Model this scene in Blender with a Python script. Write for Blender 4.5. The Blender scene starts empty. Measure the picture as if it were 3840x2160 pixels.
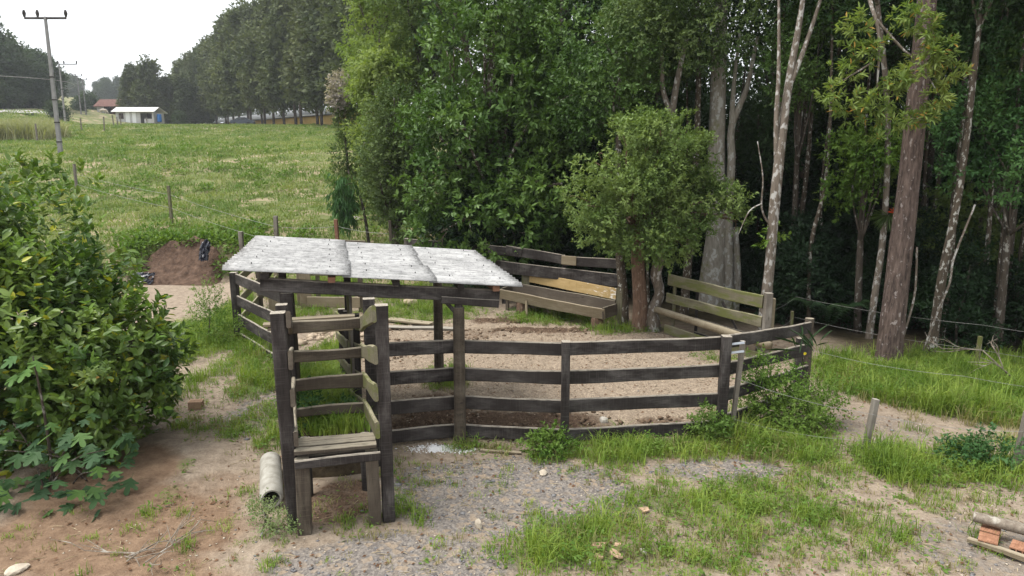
import bpy, bmesh, math, random
import numpy as np
from mathutils import Matrix, Vector

R = math.radians
scene = bpy.context.scene
C = scene.collection
rnd = random.Random(7)
rng = np.random.default_rng(11)

# ------------------------------------------------------------------ camera, sky, sun, exposure
cam = bpy.data.cameras.new('camera'); cam.lens = 24; cam.sensor_width = 36
cam.clip_start = .05; cam.clip_end = 4000
cam_o = bpy.data.objects.new('camera', cam); C.objects.link(cam_o)
cam_o.location = (0, 0, 3.7); cam_o.rotation_euler = (R(80), 0, 0)
scene.camera = cam_o

SUN_EL, SUN_AZ = R(64), R(-98)       # azimuth measured from +Y towards +X (sun behind thin cloud, left)
world = bpy.data.worlds.new('World'); scene.world = world; world.use_nodes = True
wn = world.node_tree; bg = wn.nodes['Background']
sky = wn.nodes.new('ShaderNodeTexSky'); sky.sky_type = 'NISHITA'; sky.sun_disc = False
sky.sun_elevation = SUN_EL; sky.sun_rotation = SUN_AZ
sky.air_density = 1.6; sky.dust_density = 6; sky.ozone_density = .6
cl = wn.nodes.new('ShaderNodeMix'); cl.data_type = 'RGBA'          # an even white cloud deck over the sky
cl.inputs[0].default_value = .88
wn.links.new(sky.outputs[0], cl.inputs[6]); cl.inputs[7].default_value = (9.6, 9.9, 10.2, 1)
wn.links.new(cl.outputs[2], bg.inputs['Color']); bg.inputs['Strength'].default_value = .055

sun = bpy.data.lights.new('sun', 'SUN'); sun.energy = 1.5; sun.angle = R(30); sun.color = (1, .965, .91)
sun_o = bpy.data.objects.new('sun', sun); C.objects.link(sun_o)
sd = Vector((math.sin(SUN_AZ) * math.cos(SUN_EL), math.cos(SUN_AZ) * math.cos(SUN_EL), math.sin(SUN_EL)))
sun_o.rotation_euler = sd.to_track_quat('Z', 'Y').to_euler(); sun_o.location = (-30, 10, 40)

scene.render.engine = 'CYCLES'
scene.view_settings.view_transform = 'Standard'; scene.view_settings.look = 'None'
scene.view_settings.gamma = 1; scene.view_settings.exposure = 1.6
scene.render.resolution_x = 1024; scene.render.resolution_y = 576
cy = scene.cycles
cy.max_bounces = 4; cy.diffuse_bounces = 2; cy.glossy_bounces = 1; cy.transmission_bounces = 3
cy.transparent_max_bounces = 6; cy.volume_bounces = 0; cy.use_denoising = True

# ------------------------------------------------------------------ small maths
def sstep(a, b, x):
    t = np.clip((np.asarray(x, float) - a) / (b - a), 0, 1); return t * t * (3 - 2 * t)
_tab = np.random.default_rng(5).random(4096)
def _h(i, j, k): return _tab[(i * 73 + j * 179 + k * 283 + ((i * 7) ^ (j * 13) ^ (k * 29))) & 4095]
def vnoise(x, y, z=0.0):
    x = np.asarray(x, float); y = np.asarray(y, float); z = np.zeros_like(x) + z
    i, j, k = np.floor(x).astype(int), np.floor(y).astype(int), np.floor(z).astype(int)
    a, b, c = x - i, y - j, z - k
    a = a * a * (3 - 2 * a); b = b * b * (3 - 2 * b); c = c * c * (3 - 2 * c)
    r = 0
    for di in (0, 1):
        for dj in (0, 1):
            for dk in (0, 1):
                r = r + (a if di else 1 - a) * (b if dj else 1 - b) * (c if dk else 1 - c) * _h(i + di, j + dj, k + dk)
    return r
def fbm(x, y, z=0.0, o=3):
    s = 0; a = .5
    for q in range(o):
        s = s + a * vnoise(np.asarray(x) * 2 ** q + q * 17.3, np.asarray(y) * 2 ** q - q * 9.1, z); a *= .5
    return s / (1 - .5 ** o)
def unit(v): return v / np.maximum(np.linalg.norm(v, axis=-1, keepdims=True), 1e-9)

PROF_Y = [0, 22, 26, 34, 45, 58, 70, 95, 140, 190, 500]
PROF_Z = [0, .75, 1.6, 2.35, 4.6, 5.75, 6.75, 9.2, 12.0, 15.0, 31.0]
def terr(x, y):
    x = np.asarray(x, float); y = np.asarray(y, float)
    base = (np.interp(y, PROF_Y, PROF_Z) + np.interp(y - 1.5, PROF_Y, PROF_Z) + np.interp(y + 1.5, PROF_Y, PROF_Z)) / 3
    base = np.where(y < 22, .75 * sstep(15.5, 22.6, y), base)
    near = np.interp(y, [0, 22.1, 22.5, 23.2, 26], [0, 0, .25, 1.12, 1.6])
    A = np.where(y < 26, near, base)
    w = sstep(-7.4, -9.4, x)
    z = base * (1 - w) + A * w
    s = sstep(6, -1.5, x - np.maximum(y - 40, 0) * .1)
    z = z * (.12 + .88 * s)
    ratio = x / np.maximum(y, 1)
    z = z + sstep(-.47, -.56, ratio) * np.interp(y, [0, 120, 150, 190, 280, 420, 600], [0, 0, .9, 3.4, 9.8, 16, 22])
    z = z + sstep(-.59, -.68, ratio) * np.interp(y, [0, 92, 125, 160, 200], [0, 0, 2.3, 3.2, 3.2])
    far = sstep(14, 40, y)
    z = z + far * .28 * (fbm(x * .11, y * .11) - .5) + sstep(3, 9, np.abs(x) + y * .3) * .05 * (fbm(x * .6, y * .6) - .5)
    z = z - .25 * sstep(8.5, 14, x) * sstep(60, 10, y)
    return z
def tz(x, y): return float(terr(np.array([x]), np.array([y]))[0])

# ------------------------------------------------------------------ materials
class NT:
    def __init__(s, name):
        s.m = bpy.data.materials.new(name); s.m.use_nodes = True; s.t = s.m.node_tree; s.t.nodes.clear()
        s.out = s.t.nodes.new('ShaderNodeOutputMaterial')
    def n(s, typ, ins=None, **kw):
        nd = s.t.nodes.new('ShaderNode' + typ)
        for k, v in kw.items(): setattr(nd, k, v)
        for k, v in (ins or {}).items(): s.set(nd.inputs[k], v)
        return nd
    def set(s, sock, v):
        if isinstance(v, bpy.types.NodeSocket): s.t.links.new(v, sock)
        elif isinstance(v, tuple) and len(v) == 3 and sock.type == 'RGBA': sock.default_value = (*v, 1)
        else: sock.default_value = v
    def mix(s, f, a, b, mode='MIX'):
        nd = s.n('Mix', data_type='RGBA', blend_type=mode)
        s.set(nd.inputs[0], f); s.set(nd.inputs[6], a); s.set(nd.inputs[7], b); return nd.outputs[2]
    def math(s, op, a, b=0.0, clamp=False):
        nd = s.n('Math', operation=op, use_clamp=clamp); s.set(nd.inputs[0], a); s.set(nd.inputs[1], b); return nd.outputs[0]
    def rng(s, v, a, b, c=0.0, d=1.0):
        nd = s.n('MapRange'); s.set(nd.inputs[0], v)
        for i, q in enumerate((a, b, c, d)): s.set(nd.inputs[i + 1], q)
        return nd.outputs[0]
    def noise(s, vec, sc, det=4, rough=.6, dist=0.0):
        nd = s.n('TexNoise', {'Scale': sc, 'Detail': det, 'Roughness': rough, 'Distortion': dist})
        if vec is not None: s.set(nd.inputs['Vector'], vec)
        return nd.outputs['Fac']
    def mapping(s, vec, sc=(1, 1, 1), loc=(0, 0, 0)):
        nd = s.n('Mapping'); s.set(nd.inputs['Vector'], vec); nd.inputs['Scale'].default_value = sc
        s.set(nd.inputs['Location'], loc); return nd.outputs[0]
    def coord(s, w='Object'): return s.n('TexCoord').outputs[w]
    def pos(s): return s.n('NewGeometry').outputs['Position']
    def bump(s, h, st=.3, d=.02): return s.n('Bump', {'Height': h, 'Strength': st, 'Distance': d}).outputs[0]
    def attr(s, n): return s.n('Attribute', attribute_name=n).outputs['Fac']
    def bsdf(s, col, rough=.7, spec=.3, nrm=None, **k):
        nd = s.n('BsdfPrincipled'); s.set(nd.inputs['Base Color'], col); s.set(nd.inputs['Roughness'], rough)
        nd.inputs['Specular IOR Level'].default_value = spec
        if nrm is not None: s.set(nd.inputs['Normal'], nrm)
        for a, v in k.items(): s.set(nd.inputs[a], v)
        return nd.outputs[0]
    def done(s, sh): s.t.links.new(sh, s.out.inputs['Surface']); return s.m

def leaf_mat(name, c1, c2, c3, trans=.28, rough=.5, spec=.35, cl_sc=1.2, yellow=None):
    t = NT(name); isl = t.n('NewGeometry').outputs['Random Per Island']
    pn = t.rng(t.noise(t.pos(), cl_sc, 2), .38, .62)
    a = t.mix(pn, c1, c2)
    a = t.mix(t.rng(isl, .35, 1.0, 0, .8), a, c3)
    if yellow: a = t.mix(t.rng(isl, .955, .97), a, yellow)
    orr = t.n('ObjectInfo').outputs['Random']
    a = t.mix(1.0, a, t.n('CombineColor', {0: t.rng(orr, 0, 1, .84, 1.12), 1: t.rng(orr, 0, 1, .86, 1.12), 2: 1.0}).outputs[0], 'MULTIPLY')
    p = t.bsdf(a, rough + .08, spec * .5)
    tr = t.n('BsdfTranslucent', {'Color': t.mix(1.0, a, (1.25, 1.3, .55), 'MULTIPLY')}).outputs[0]
    mx = t.n('MixShader', {0: trans}); t.set(mx.inputs[1], p); t.set(mx.inputs[2], tr)
    return t.done(mx.outputs[0])

def bark_mat(name, base, dark, patch, psc=6, pthr=.56, vert=3.0, moss=None, bst=.6):
    t = NT(name); v = t.coord('Object'); orr = t.n('ObjectInfo').outputs['Random']
    off = t.n('CombineXYZ', {0: t.math('MULTIPLY', orr, 31.0), 1: t.math('MULTIPLY', orr, 17.0)}).outputs[0]
    st = t.mapping(v, (vert * 4, vert * 4, vert * .7), off)
    f = t.noise(st, 2.2, 5, .65)
    col = t.mix(t.rng(f, .3, .7), dark, base)
    pm = t.noise(t.mapping(v, (1, 1, .6), off), psc, 4, .6)
    col = t.mix(t.rng(pm, pthr, pthr + .06), col, patch)
    if moss: col = t.mix(t.rng(t.noise(v, 1.7, 4, .7), .55, .68), col, moss)
    h = t.math('ADD', f, t.math('MULTIPLY', pm, .4))
    return t.done(t.bsdf(col, .9, .15, t.bump(h, bst, .04)))

def wood_mat(name, dark, mid, pale, top, moss=None, moss_thr=.5, top_f=.85):
    t = NT(name); v = t.coord('Object'); orr = t.n('ObjectInfo').outputs['Random']
    off = t.n('CombineXYZ', {0: t.math('MULTIPLY', orr, 40.0), 1: t.math('MULTIPLY', orr, 23.0), 2: t.math('MULTIPLY', orr, 11.0)}).outputs[0]
    g = t.noise(t.mapping(v, (.9, 14, 14), off), 3.0, 6, .7, .6)
    fine = t.noise(t.mapping(v, (2.0, 60, 60), off), 3.0, 3, .7)
    saw = t.noise(t.mapping(v, (55, 2, 2), off), 1.5, 2, .6)
    big = t.noise(t.mapping(v, (1.2, 3, 3), off), 1.4, 4, .65)
    col = t.mix(t.rng(g, .32, .68), dark, mid)
    col = t.mix(t.math('MULTIPLY', t.rng(big, .46, .70), t.rng(fine, .35, .65, .2, 1.0)), col, pale)
    col = t.mix(t.rng(saw, .52, .75, 0, .3), col, pale)
    col = t.mix(t.rng(orr, 0, 1, 0, .55), col, mid)
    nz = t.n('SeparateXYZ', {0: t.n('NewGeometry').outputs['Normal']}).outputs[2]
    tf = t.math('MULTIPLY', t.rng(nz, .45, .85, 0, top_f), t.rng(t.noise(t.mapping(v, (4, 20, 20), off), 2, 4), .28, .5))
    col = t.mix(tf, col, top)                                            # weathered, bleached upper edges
    if moss:
        col = t.mix(t.rng(t.noise(t.mapping(v, (1.1, 4, 4), off), 1.6, 5, .7), moss_thr, moss_thr + .13, 0, .85), col, moss)
    k = t.n('TexVoronoi', {'Scale': 1.6}); t.set(k.inputs['Vector'], t.mapping(v, (1, 3, 3), off))
    col = t.mix(t.rng(k.outputs['Distance'], .09, .05, 0, .6), col, (.02, .015, .012))      # knots
    h = t.math('ADD', g, t.math('MULTIPLY', fine, .5))
    return t.done(t.bsdf(col, .82, .2, t.bump(h, .5, .008)))

M = {}
M['wood'] = wood_mat('dark_weathered_wood', (.011, .009, .0085), (.036, .030, .0275), (.165, .15, .142), (.40, .355, .29))
M['wood_mid'] = wood_mat('brown_grey_wood', (.035, .027, .02), (.085, .068, .052), (.17, .145, .11), (.30, .265, .2), (.10, .10, .045), .63)
M['wood_pale'] = wood_mat('mossy_pale_wood', (.07, .06, .038), (.15, .135, .09), (.26, .24, .17), (.33, .3, .2), (.105, .118, .03), .47)
M['wood_tan'] = wood_mat('tan_wood', (.13, .10, .065), (.22, .18, .12), (.30, .26, .185), (.34, .29, .21), (.13, .13, .06), .64)
M['wood_red'] = wood_mat('raw_red_wood', (.12, .05, .03), (.24, .12, .08), (.3, .18, .12), (.3, .2, .14))
M['wood_grey'] = wood_mat('grey_stake_wood', (.09, .075, .06), (.17, .15, .125), (.3, .28, .25), (.36, .33, .28))

def soil_mat():
    t = NT('ground'); p = t.pos()
    n1 = t.noise(p, 1.3, 5, .65); n2 = t.noise(p, 7, 5, .7); n3 = t.noise(p, 38, 3, .7); n4 = t.noise(p, .22, 3, .6)
    tan = t.mix(t.rng(n2, .3, .7), (.195, .15, .11), (.375, .305, .235))
    red = t.mix(t.rng(n2, .3, .7), (.135, .085, .055), (.265, .18, .118))
    col = t.mix(t.rng(t.math('ADD', t.attr('red'), t.math('MULTIPLY', t.math('SUBTRACT', n1, .5), .9)), .3, .75), tan, red)
    vor = t.n('TexVoronoi', {'Scale': 17.0, 'Randomness': 1.0}); t.set(vor.inputs['Vector'], p)
    vor2 = t.n('TexVoronoi', {'Scale': 46.0, 'Randomness': 1.0}); t.set(vor2.inputs['Vector'], p)
    sv = t.n('SeparateColor', {0: vor.outputs['Color']}).outputs[0]; sv2 = t.n('SeparateColor', {0: vor2.outputs['Color']}).outputs[1]
    peb = t.mix(t.rng(sv2, 0, 1), (.10, .094, .094), (.265, .24, .215))
    peb = t.mix(t.rng(sv, .7, .95, 0, .7), peb, (.34, .26, .18))
    gmask = t.rng(t.math('ADD', t.attr('gravel'), t.math('MULTIPLY', t.math('SUBTRACT', n2, .5), .9)), .34, .62)
    col = t.mix(t.math('MULTIPLY', gmask, .84), col, peb)
    litter = t.mix(t.rng(sv2, 0, 1), (.12, .085, .06), (.44, .355, .26))     # leaf litter and clods on the corral floor
    cor = t.attr('corral')
    col = t.mix(t.math('MULTIPLY', cor, t.rng(n3, .4, .62, .15, .85)), col, litter)
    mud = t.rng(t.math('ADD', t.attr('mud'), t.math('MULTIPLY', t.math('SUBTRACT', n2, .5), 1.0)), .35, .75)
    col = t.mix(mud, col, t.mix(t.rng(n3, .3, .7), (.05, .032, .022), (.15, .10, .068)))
    fg = t.mix(t.rng(n1, .35, .65), (.11, .135, .04), (.20, .21, .08))
    fg = t.mix(t.rng(n2, .42, .7, 0, .9), fg, (.21, .185, .10))
    fg = t.mix(t.rng(n3, .45, .65, 0, .7), fg, (.07, .095, .03))
    fg = t.mix(t.rng(n4, .44, .62, 0, .6), fg, (.11, .15, .045))
    fbare = t.math('MULTIPLY', t.rng(t.noise(t.mapping(p, (1, 1.6, 1)), .55, 4, .65), .50, .60), .85)
    fg = t.mix(fbare, fg, (.33, .26, .175))
    gm = t.rng(t.math('ADD', t.attr('grass'), t.math('MULTIPLY', t.math('SUBTRACT', n2, .5), .8)), .35, .75)
    col = t.mix(gm, col, fg)
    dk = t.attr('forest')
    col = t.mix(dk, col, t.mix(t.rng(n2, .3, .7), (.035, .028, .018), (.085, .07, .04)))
    col = t.mix(1.0, col, t.mix(t.rng(n3, .2, .8), (.72, .72, .72), (1.15, 1.15, 1.15)), 'MULTIPLY')
    h = t.math('ADD', t.math('MULTIPLY', n3, .5), t.math('ADD', n2, t.math('MULTIPLY', t.math('MULTIPLY', vor.outputs['Distance'], gmask), .7)))
    return t.done(t.bsdf(col, .95, .12, t.bump(h, .85, .035)))
M['ground'] = soil_mat()

def simple(name, c1, c2, sc=8, rough=.8, spec=.25, bst=.3, bd=.01):
    t = NT(name); v = t.coord('Object'); f = t.noise(v, sc, 5, .65)
    return t.done(t.bsdf(t.mix(t.rng(f, .3, .7), c1, c2), rough, spec, t.bump(f, bst, bd)))

def concrete_sheet():
    t = NT('fibre_cement'); v = t.coord('Object'); orr = t.n('ObjectInfo').outputs['Random']
    off = t.n('CombineXYZ', {0: t.math('MULTIPLY', orr, 31.0), 1: t.math('MULTIPLY', orr, 17.0)}).outputs[0]
    a = t.noise(t.mapping(v, (2, 9, 1), off), 2.2, 6, .75); b = t.noise(t.mapping(v, (1, 1, 1), off), 22, 4, .8)
    s = t.noise(t.mapping(v, (1, 1, 1), off), 5, 4, .7)
    col = t.mix(t.rng(a, .35, .62), (.25, .248, .246), (.43, .425, .415))
    col = t.mix(t.rng(b, .54, .72, 0, .9), col, (.085, .085, .09))
    col = t.mix(t.math('MULTIPLY', t.attr('valley'), t.rng(a, .3, .6, .95, .6)), col, (.075, .075, .078))  # dark valleys paint in corrugation shading, along with lodged dirt
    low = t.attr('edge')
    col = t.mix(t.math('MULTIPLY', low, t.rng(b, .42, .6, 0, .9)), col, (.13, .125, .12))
    col = t.mix(t.rng(s, .62, .74, 0, .6), col, (.14, .14, .14))
    col = t.mix(t.rng(s, .5, .62, 0, .45), col, (.17, .17, .165))
    tn = t.rng(orr, 0, 1, .9, 1.15)
    col = t.mix(1.0, col, t.n('CombineColor', {0: tn, 1: tn, 2: tn}).outputs[0], 'MULTIPLY')
    return t.done(t.bsdf(col, .9, .15, t.bump(b, .35, .006)))
M['sheet'] = concrete_sheet()
M['concrete'] = simple('pale_concrete', (.23, .215, .18), (.40, .385, .34), 9)
M['concrete_pole'] = simple('pole_concrete', (.17, .165, .165), (.26, .255, .25), 3)
M['terracotta'] = simple('terracotta', (.22, .105, .06), (.40, .21, .13), 16)
M['terracotta_pale'] = simple('pale_terracotta', (.36, .23, .15), (.52, .37, .26), 16)
M['stone'] = simple('stone', (.33, .28, .22), (.55, .48, .38), 11)
M['stone_white'] = simple('white_stone', (.40, .37, .32), (.56, .53, .47), 11)
M['clod'] = simple('mud_clod', (.085, .058, .038), (.20, .14, .095), 14, .95)
M['clod_dry'] = simple('dry_clod', (.30, .225, .155), (.46, .38, .29), 9, .95)
M['slate'] = simple('slate_chip', (.10, .10, .11), (.24, .23, .225), 9)
M['chip'] = simple('tan_chip', (.30, .24, .17), (.52, .46, .38), 9)
M['straw'] = simple('dry_straw', (.34, .27, .16), (.50, .42, .28), 3)
M['dead'] = bark_mat('dead_twig', (.30, .26, .21), (.14, .11, .085), (.40, .37, .32))
M['wire'] = simple('galvanised_wire', (.16, .155, .15), (.28, .27, .26), 20, .5, .5)
M['strap'] = simple('grey_strap', (.42, .46, .52), (.56, .60, .66), 20, .5)
M['black_plastic'] = simple('black_plastic', (.008, .009, .014), (.03, .033, .05), 12, .28, .5)
M['yellow'] = None
def yellow_mat():
    t = NT('yellow_painted_board'); v = t.coord('Object')
    f = t.noise(t.mapping(v, (1.5, 6, 6)), 2.0, 5, .7)
    col = t.mix(t.rng(f, .3, .7), (.36, .245, .10), (.48, .345, .165))
    pk = t.rng(t.math('ADD', t.noise(t.mapping(v, (2.5, 6, 6)), 3.2, 6, .75), t.rng(t.n('SeparateXYZ', {0: v}).outputs[0], 0, 2.4, -.28, .03)), .55, .60)
    col = t.mix(pk, col, (.72, .68, .60))
    col = t.mix(t.rng(t.noise(t.mapping(v, (9, 9, 1.2)), 2, 4, .7), .58, .72, 0, .6), col, (.16, .12, .05))
    return t.done(t.bsdf(col, .75, .25))
M['yellow'] = yellow_mat()
M['white_wall'] = simple('white_wall', (.62, .61, .58), (.76, .75, .72), 1.2)
M['block_wall'] = simple('grey_block_wall', (.42, .41, .40), (.52, .51, .50), 1.5)
M['white_paint'] = simple('white_paint', (.78, .78, .78), (.84, .84, .84), 2)
M['roof_tile'] = simple('old_roof_tile', (.095, .05, .042), (.18, .098, .08), 1.8, .9, .1, .6, .1)
M['roof_zinc'] = simple('pale_roof', (.60, .60, .59), (.72, .71, .69), .8)
M['dark_in'] = simple('dark_interior', (.035, .022, .02), (.07, .045, .04), 2)
M['yellow_wall'] = simple('yellow_wall', (.42, .27, .075), (.52, .36, .12), .5)
M['blue_barrel'] = simple('blue_plastic', (.02, .13, .42), (.03, .18, .5), 4, .4)
M['cow_hide'] = simple('cream_hide', (.50, .42, .34), (.66, .58, .5), 2.5)
M['car_paint'] = simple('dark_car_paint', (.02, .03, .05), (.03, .045, .07), 3, .3, .5)
M['car_glass'] = simple('car_glass', (.02, .022, .025), (.03, .032, .035), 3, .1, .5)
M['rubber'] = simple('rubber', (.015, .015, .015), (.025, .025, .025), 8)
M['road'] = simple('gravel_road', (.30, .285, .28), (.42, .40, .39), .9)
M['bank'] = simple('raw_earth_bank', (.05, .032, .024), (.15, .098, .07), 5.0, .95, .1, .9, .12)
M['ramp'] = simple('earth_ramp', (.03, .022, .015), (.085, .065, .04), 7, .95, .1, .8, .05)  # soil darkened to paint in the shade below the chute floor
M['lime'] = simple('lime_powder', (.66, .66, .66), (.8, .8, .8), 20)

M['bark_spk'] = bark_mat('speckled_bark', (.12, .095, .07), (.05, .04, .03), (.42, .41, .37), 14, .55, 3)
M['bark_red'] = bark_mat('reddish_bark', (.20, .13, .09), (.09, .055, .04), (.28, .23, .18), 9, .6, 3)
M['bark_pale'] = bark_mat('pale_furrowed_bark', (.40, .37, .32), (.22, .195, .16), (.50, .49, .46), 9, .54, 2.6, (.17, .18, .045))
M['bark_white'] = bark_mat('white_bark', (.22, .185, .15), (.10, .08, .062), (.42, .405, .38), 11, .53, 3.4)
M['bark_pine'] = bark_mat('plated_brown_bark', (.17, .125, .105), (.03, .022, .02), (.27, .235, .22), 14, .6, 2.4, None, 1.0)
M['bark_dark'] = bark_mat('dark_forest_bark', (.10, .082, .065), (.04, .032, .026), (.27, .26, .235), 12, .57, 2.6)
M['bark_far'] = bark_mat('far_bark', (.10, .08, .065), (.05, .04, .03), (.12, .1, .08))

M['lf_citrus'] = leaf_mat('citrus_leaf', (.04, .095, .022), (.15, .215, .045), (.09, .155, .034), .26, .3, .75, 1.1, (.34, .34, .03))
M['lf_fig'] = leaf_mat('fig_leaf', (.026, .064, .027), (.05, .10, .036), (.038, .082, .032), .2, .5, .35, .9)
M['lf_figlight'] = leaf_mat('young_fig_leaf', (.075, .155, .04), (.11, .19, .05), (.085, .17, .045), .3, .5, .35, .9)
M['lf_glossy'] = leaf_mat('glossy_dark_leaf', (.05, .105, .022), (.12, .195, .048), (.08, .15, .036), .22, .36, .5, .55)
M['lf_olive'] = leaf_mat('olive_leaf', (.07, .12, .032), (.145, .195, .062), (.105, .155, .048), .25, .55, .3, .5)
M['lf_small'] = leaf_mat('small_bright_leaf', (.11, .175, .05), (.21, .275, .09), (.16, .225, .07), .28, .5, .35, .8)
M['lf_light'] = leaf_mat('light_leaf', (.15, .225, .06), (.25, .31, .10), (.2, .265, .08), .38, .5, .35, .5)
M['lf_yellow'] = leaf_mat('yellow_green_leaf', (.13, .20, .06), (.22, .265, .085), (.16, .225, .068), .35, .5, .35, 1.4, (.36, .22, .06))
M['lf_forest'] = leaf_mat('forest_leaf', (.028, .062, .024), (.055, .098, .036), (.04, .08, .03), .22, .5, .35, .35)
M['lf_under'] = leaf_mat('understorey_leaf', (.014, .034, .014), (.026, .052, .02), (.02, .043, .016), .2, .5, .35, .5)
M['lf_bluegreen'] = leaf_mat('bluish_leaf', (.04, .10, .036), (.075, .15, .05), (.055, .125, .042), .25, .5, .35, .8)
M['lf_row'] = leaf_mat('row_tree_leaf', (.072, .095, .040), (.125, .142, .062), (.095, .118, .05), .18, .6, .25, .12)
M['lf_far'] = leaf_mat('far_wood_leaf', (.042, .07, .034), (.072, .10, .045), (.055, .084, .04), .18, .6, .25, .06)
M['lf_weed'] = leaf_mat('weed_leaf', (.075, .15, .022), (.15, .225, .045), (.11, .19, .035), .3, .5, .3, 1.5)
M['lf_herb'] = leaf_mat('pale_herb', (.17, .23, .085), (.24, .29, .12), (.2, .26, .1), .3, .55, .3, 3)
M['grass'] = leaf_mat('grass_blade', (.095, .17, .026), (.265, .335, .07), (.165, .255, .045), .35, .5, .3, 2.2)
M['grass_dry'] = leaf_mat('dry_grass_blade', (.24, .22, .085), (.33, .27, .14), (.20, .22, .07), .3, .6, .25, 1.3)
M['grass_field'] = leaf_mat('field_grass_blade', (.12, .195, .045), (.29, .32, .115), (.185, .25, .075), .3, .6, .25, .35)
M['grass_reed'] = leaf_mat('tall_reed_blade', (.22, .24, .12), (.35, .33, .2), (.26, .28, .14), .3, .6, .25, .25)
M['lf_red'] = leaf_mat('red_bract', (.45, .06, .03), (.5, .09, .04), (.4, .05, .02))
M['lf_pinkish'] = leaf_mat('pinkish_flower', (.36, .32, .31), (.46, .41, .40), (.4, .35, .34))
M['lf_dryfol'] = leaf_mat('dry_brown_foliage', (.13, .065, .035), (.2, .11, .06), (.16, .09, .05))
M['petal'] = leaf_mat('yellow_petal', (.75, .6, .03), (.8, .65, .05), (.7, .55, .03))

# ------------------------------------------------------------------ object helpers
def tag(o, label, cat, group=None):
    o['label'] = label; o['category'] = cat
    if group: o['group'] = group
    return o
def thing(name, label, cat, loc=(0, 0, 0), group=None):
    o = bpy.data.objects.new(name, None); o.empty_display_size = .2; C.objects.link(o); o.location = loc
    return tag(o, label, cat, group)
def obj(name, me, parent=None, mat=None, mw=None):
    if mat is not None and not me.materials: me.materials.append(mat)
    o = bpy.data.objects.new(name, me); C.objects.link(o)
    mw = mw or Matrix.Identity(4)
    if parent is not None:
        o.parent = parent; mw = Matrix.Translation(-parent.location) @ mw
    o.matrix_basis = mw
    return o
def struct(o): o['kind'] = 'structure'; return o
def stuff(o): o['kind'] = 'stuff'; return o
def raw_mesh(name, V, F, k, smooth=False):
    V = np.ascontiguousarray(V, dtype=np.float32).reshape(-1, 3); F = np.ascontiguousarray(F, dtype=np.int32).reshape(-1, k)
    me = bpy.data.meshes.new(name)
    me.vertices.add(len(V)); me.vertices.foreach_set('co', V.ravel())
    me.loops.add(F.size); me.loops.foreach_set('vertex_index', F.ravel())
    me.polygons.add(len(F)); me.polygons.foreach_set('loop_start', np.arange(0, F.size, k, dtype=np.int32))
    if smooth: me.polygons.foreach_set('use_smooth', np.ones(len(F), dtype=bool))
    me.update(calc_edges=True)
    return me
def pym(name, V, F, smooth=False):
    me = bpy.data.meshes.new(name); me.from_pydata([tuple(v) for v in V], [], F)
    if smooth: me.polygons.foreach_set('use_smooth', np.ones(len(me.polygons), dtype=bool))
    me.update(); return me
def merge(parts):
    V = []; F = []; n = 0
    for v, f in parts:
        V += list(v); F += [tuple(i + n for i in q) for q in f]; n += len(v)
    return V, F

def boxvf(x0, x1, y0, y1, z0, z1):
    V = [(x, y, z) for z in (z0, z1) for y in (y0, y1) for x in (x0, x1)]
    F = [(0, 2, 3, 1), (4, 5, 7, 6), (0, 1, 5, 4), (2, 6, 7, 3), (0, 4, 6, 2), (1, 3, 7, 5)]
    return V, F

def frame(a, b, up=(0, 0, 1)):
    a, b = Vector(a), Vector(b); x = (b - a).normalized(); u = Vector(up)
    if abs(x.dot(u)) > .97: u = Vector((0, 1, 0))
    y = u.cross(x).normalized(); z = x.cross(y)
    m = Matrix((x, y, z)).transposed().to_4x4(); m.translation = a
    return m, (b - a).length

def board(name, a, b, h, t, mat, parent=None, up=(0, 0, 1), warp=.012, bow=.0, taper=0.0, roll=0.0, seed=None):
    """a sawn board or square post from a to b: chamfered edges, uneven sawing and a slight bow"""
    r = random.Random(seed if seed is not None else rnd.random())
    m, L = frame(a, b, up)
    if roll: m = m @ Matrix.Rotation(roll, 4, 'X')
    n = max(4, min(14, int(L / .22))); c = min(.012, h * .12, t * .25)
    p1, p2, p3 = r.uniform(0, 9), r.uniform(0, 9), r.uniform(0, 9)
    V = []; F = []
    for i in range(n + 1):
        q = i / n; x = q * L
        wt = warp * (math.sin(q * L * 2.1 + p1) + .6 * math.sin(q * L * 5.3 + p2)) * .6
        wb = warp * (math.sin(q * L * 2.4 + p3) + .5 * math.sin(q * L * 6.1 + p1)) * .6
        sy = bow * math.sin(q * math.pi) + warp * .3 * math.sin(q * 4 + p2)
        hh = h * (1 - taper * q) / 2; tt = t * (1 - taper * q) / 2
        zt = hh + wt; zb = -hh + wb
        ex = (r.uniform(-.006, .006) if i in (0, n) else 0)
        for (yy, zz) in ((-tt + c, zb), (tt - c, zb), (tt, zb + c), (tt, zt - c), (tt - c, zt), (-tt + c, zt), (-tt, zt - c), (-tt, zb + c)):
            V.append((x + ex, yy + sy, zz))
        if i:
            o = (i - 1) * 8
            for k in range(8):
                F.append((o + k, o + (k + 1) % 8, o + 8 + (k + 1) % 8, o + 8 + k))
    F.append(tuple(range(7, -1, -1))); F.append(tuple(range(n * 8, n * 8 + 8)))
    return obj(name, pym(name, V, F), parent, mat, m)

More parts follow.
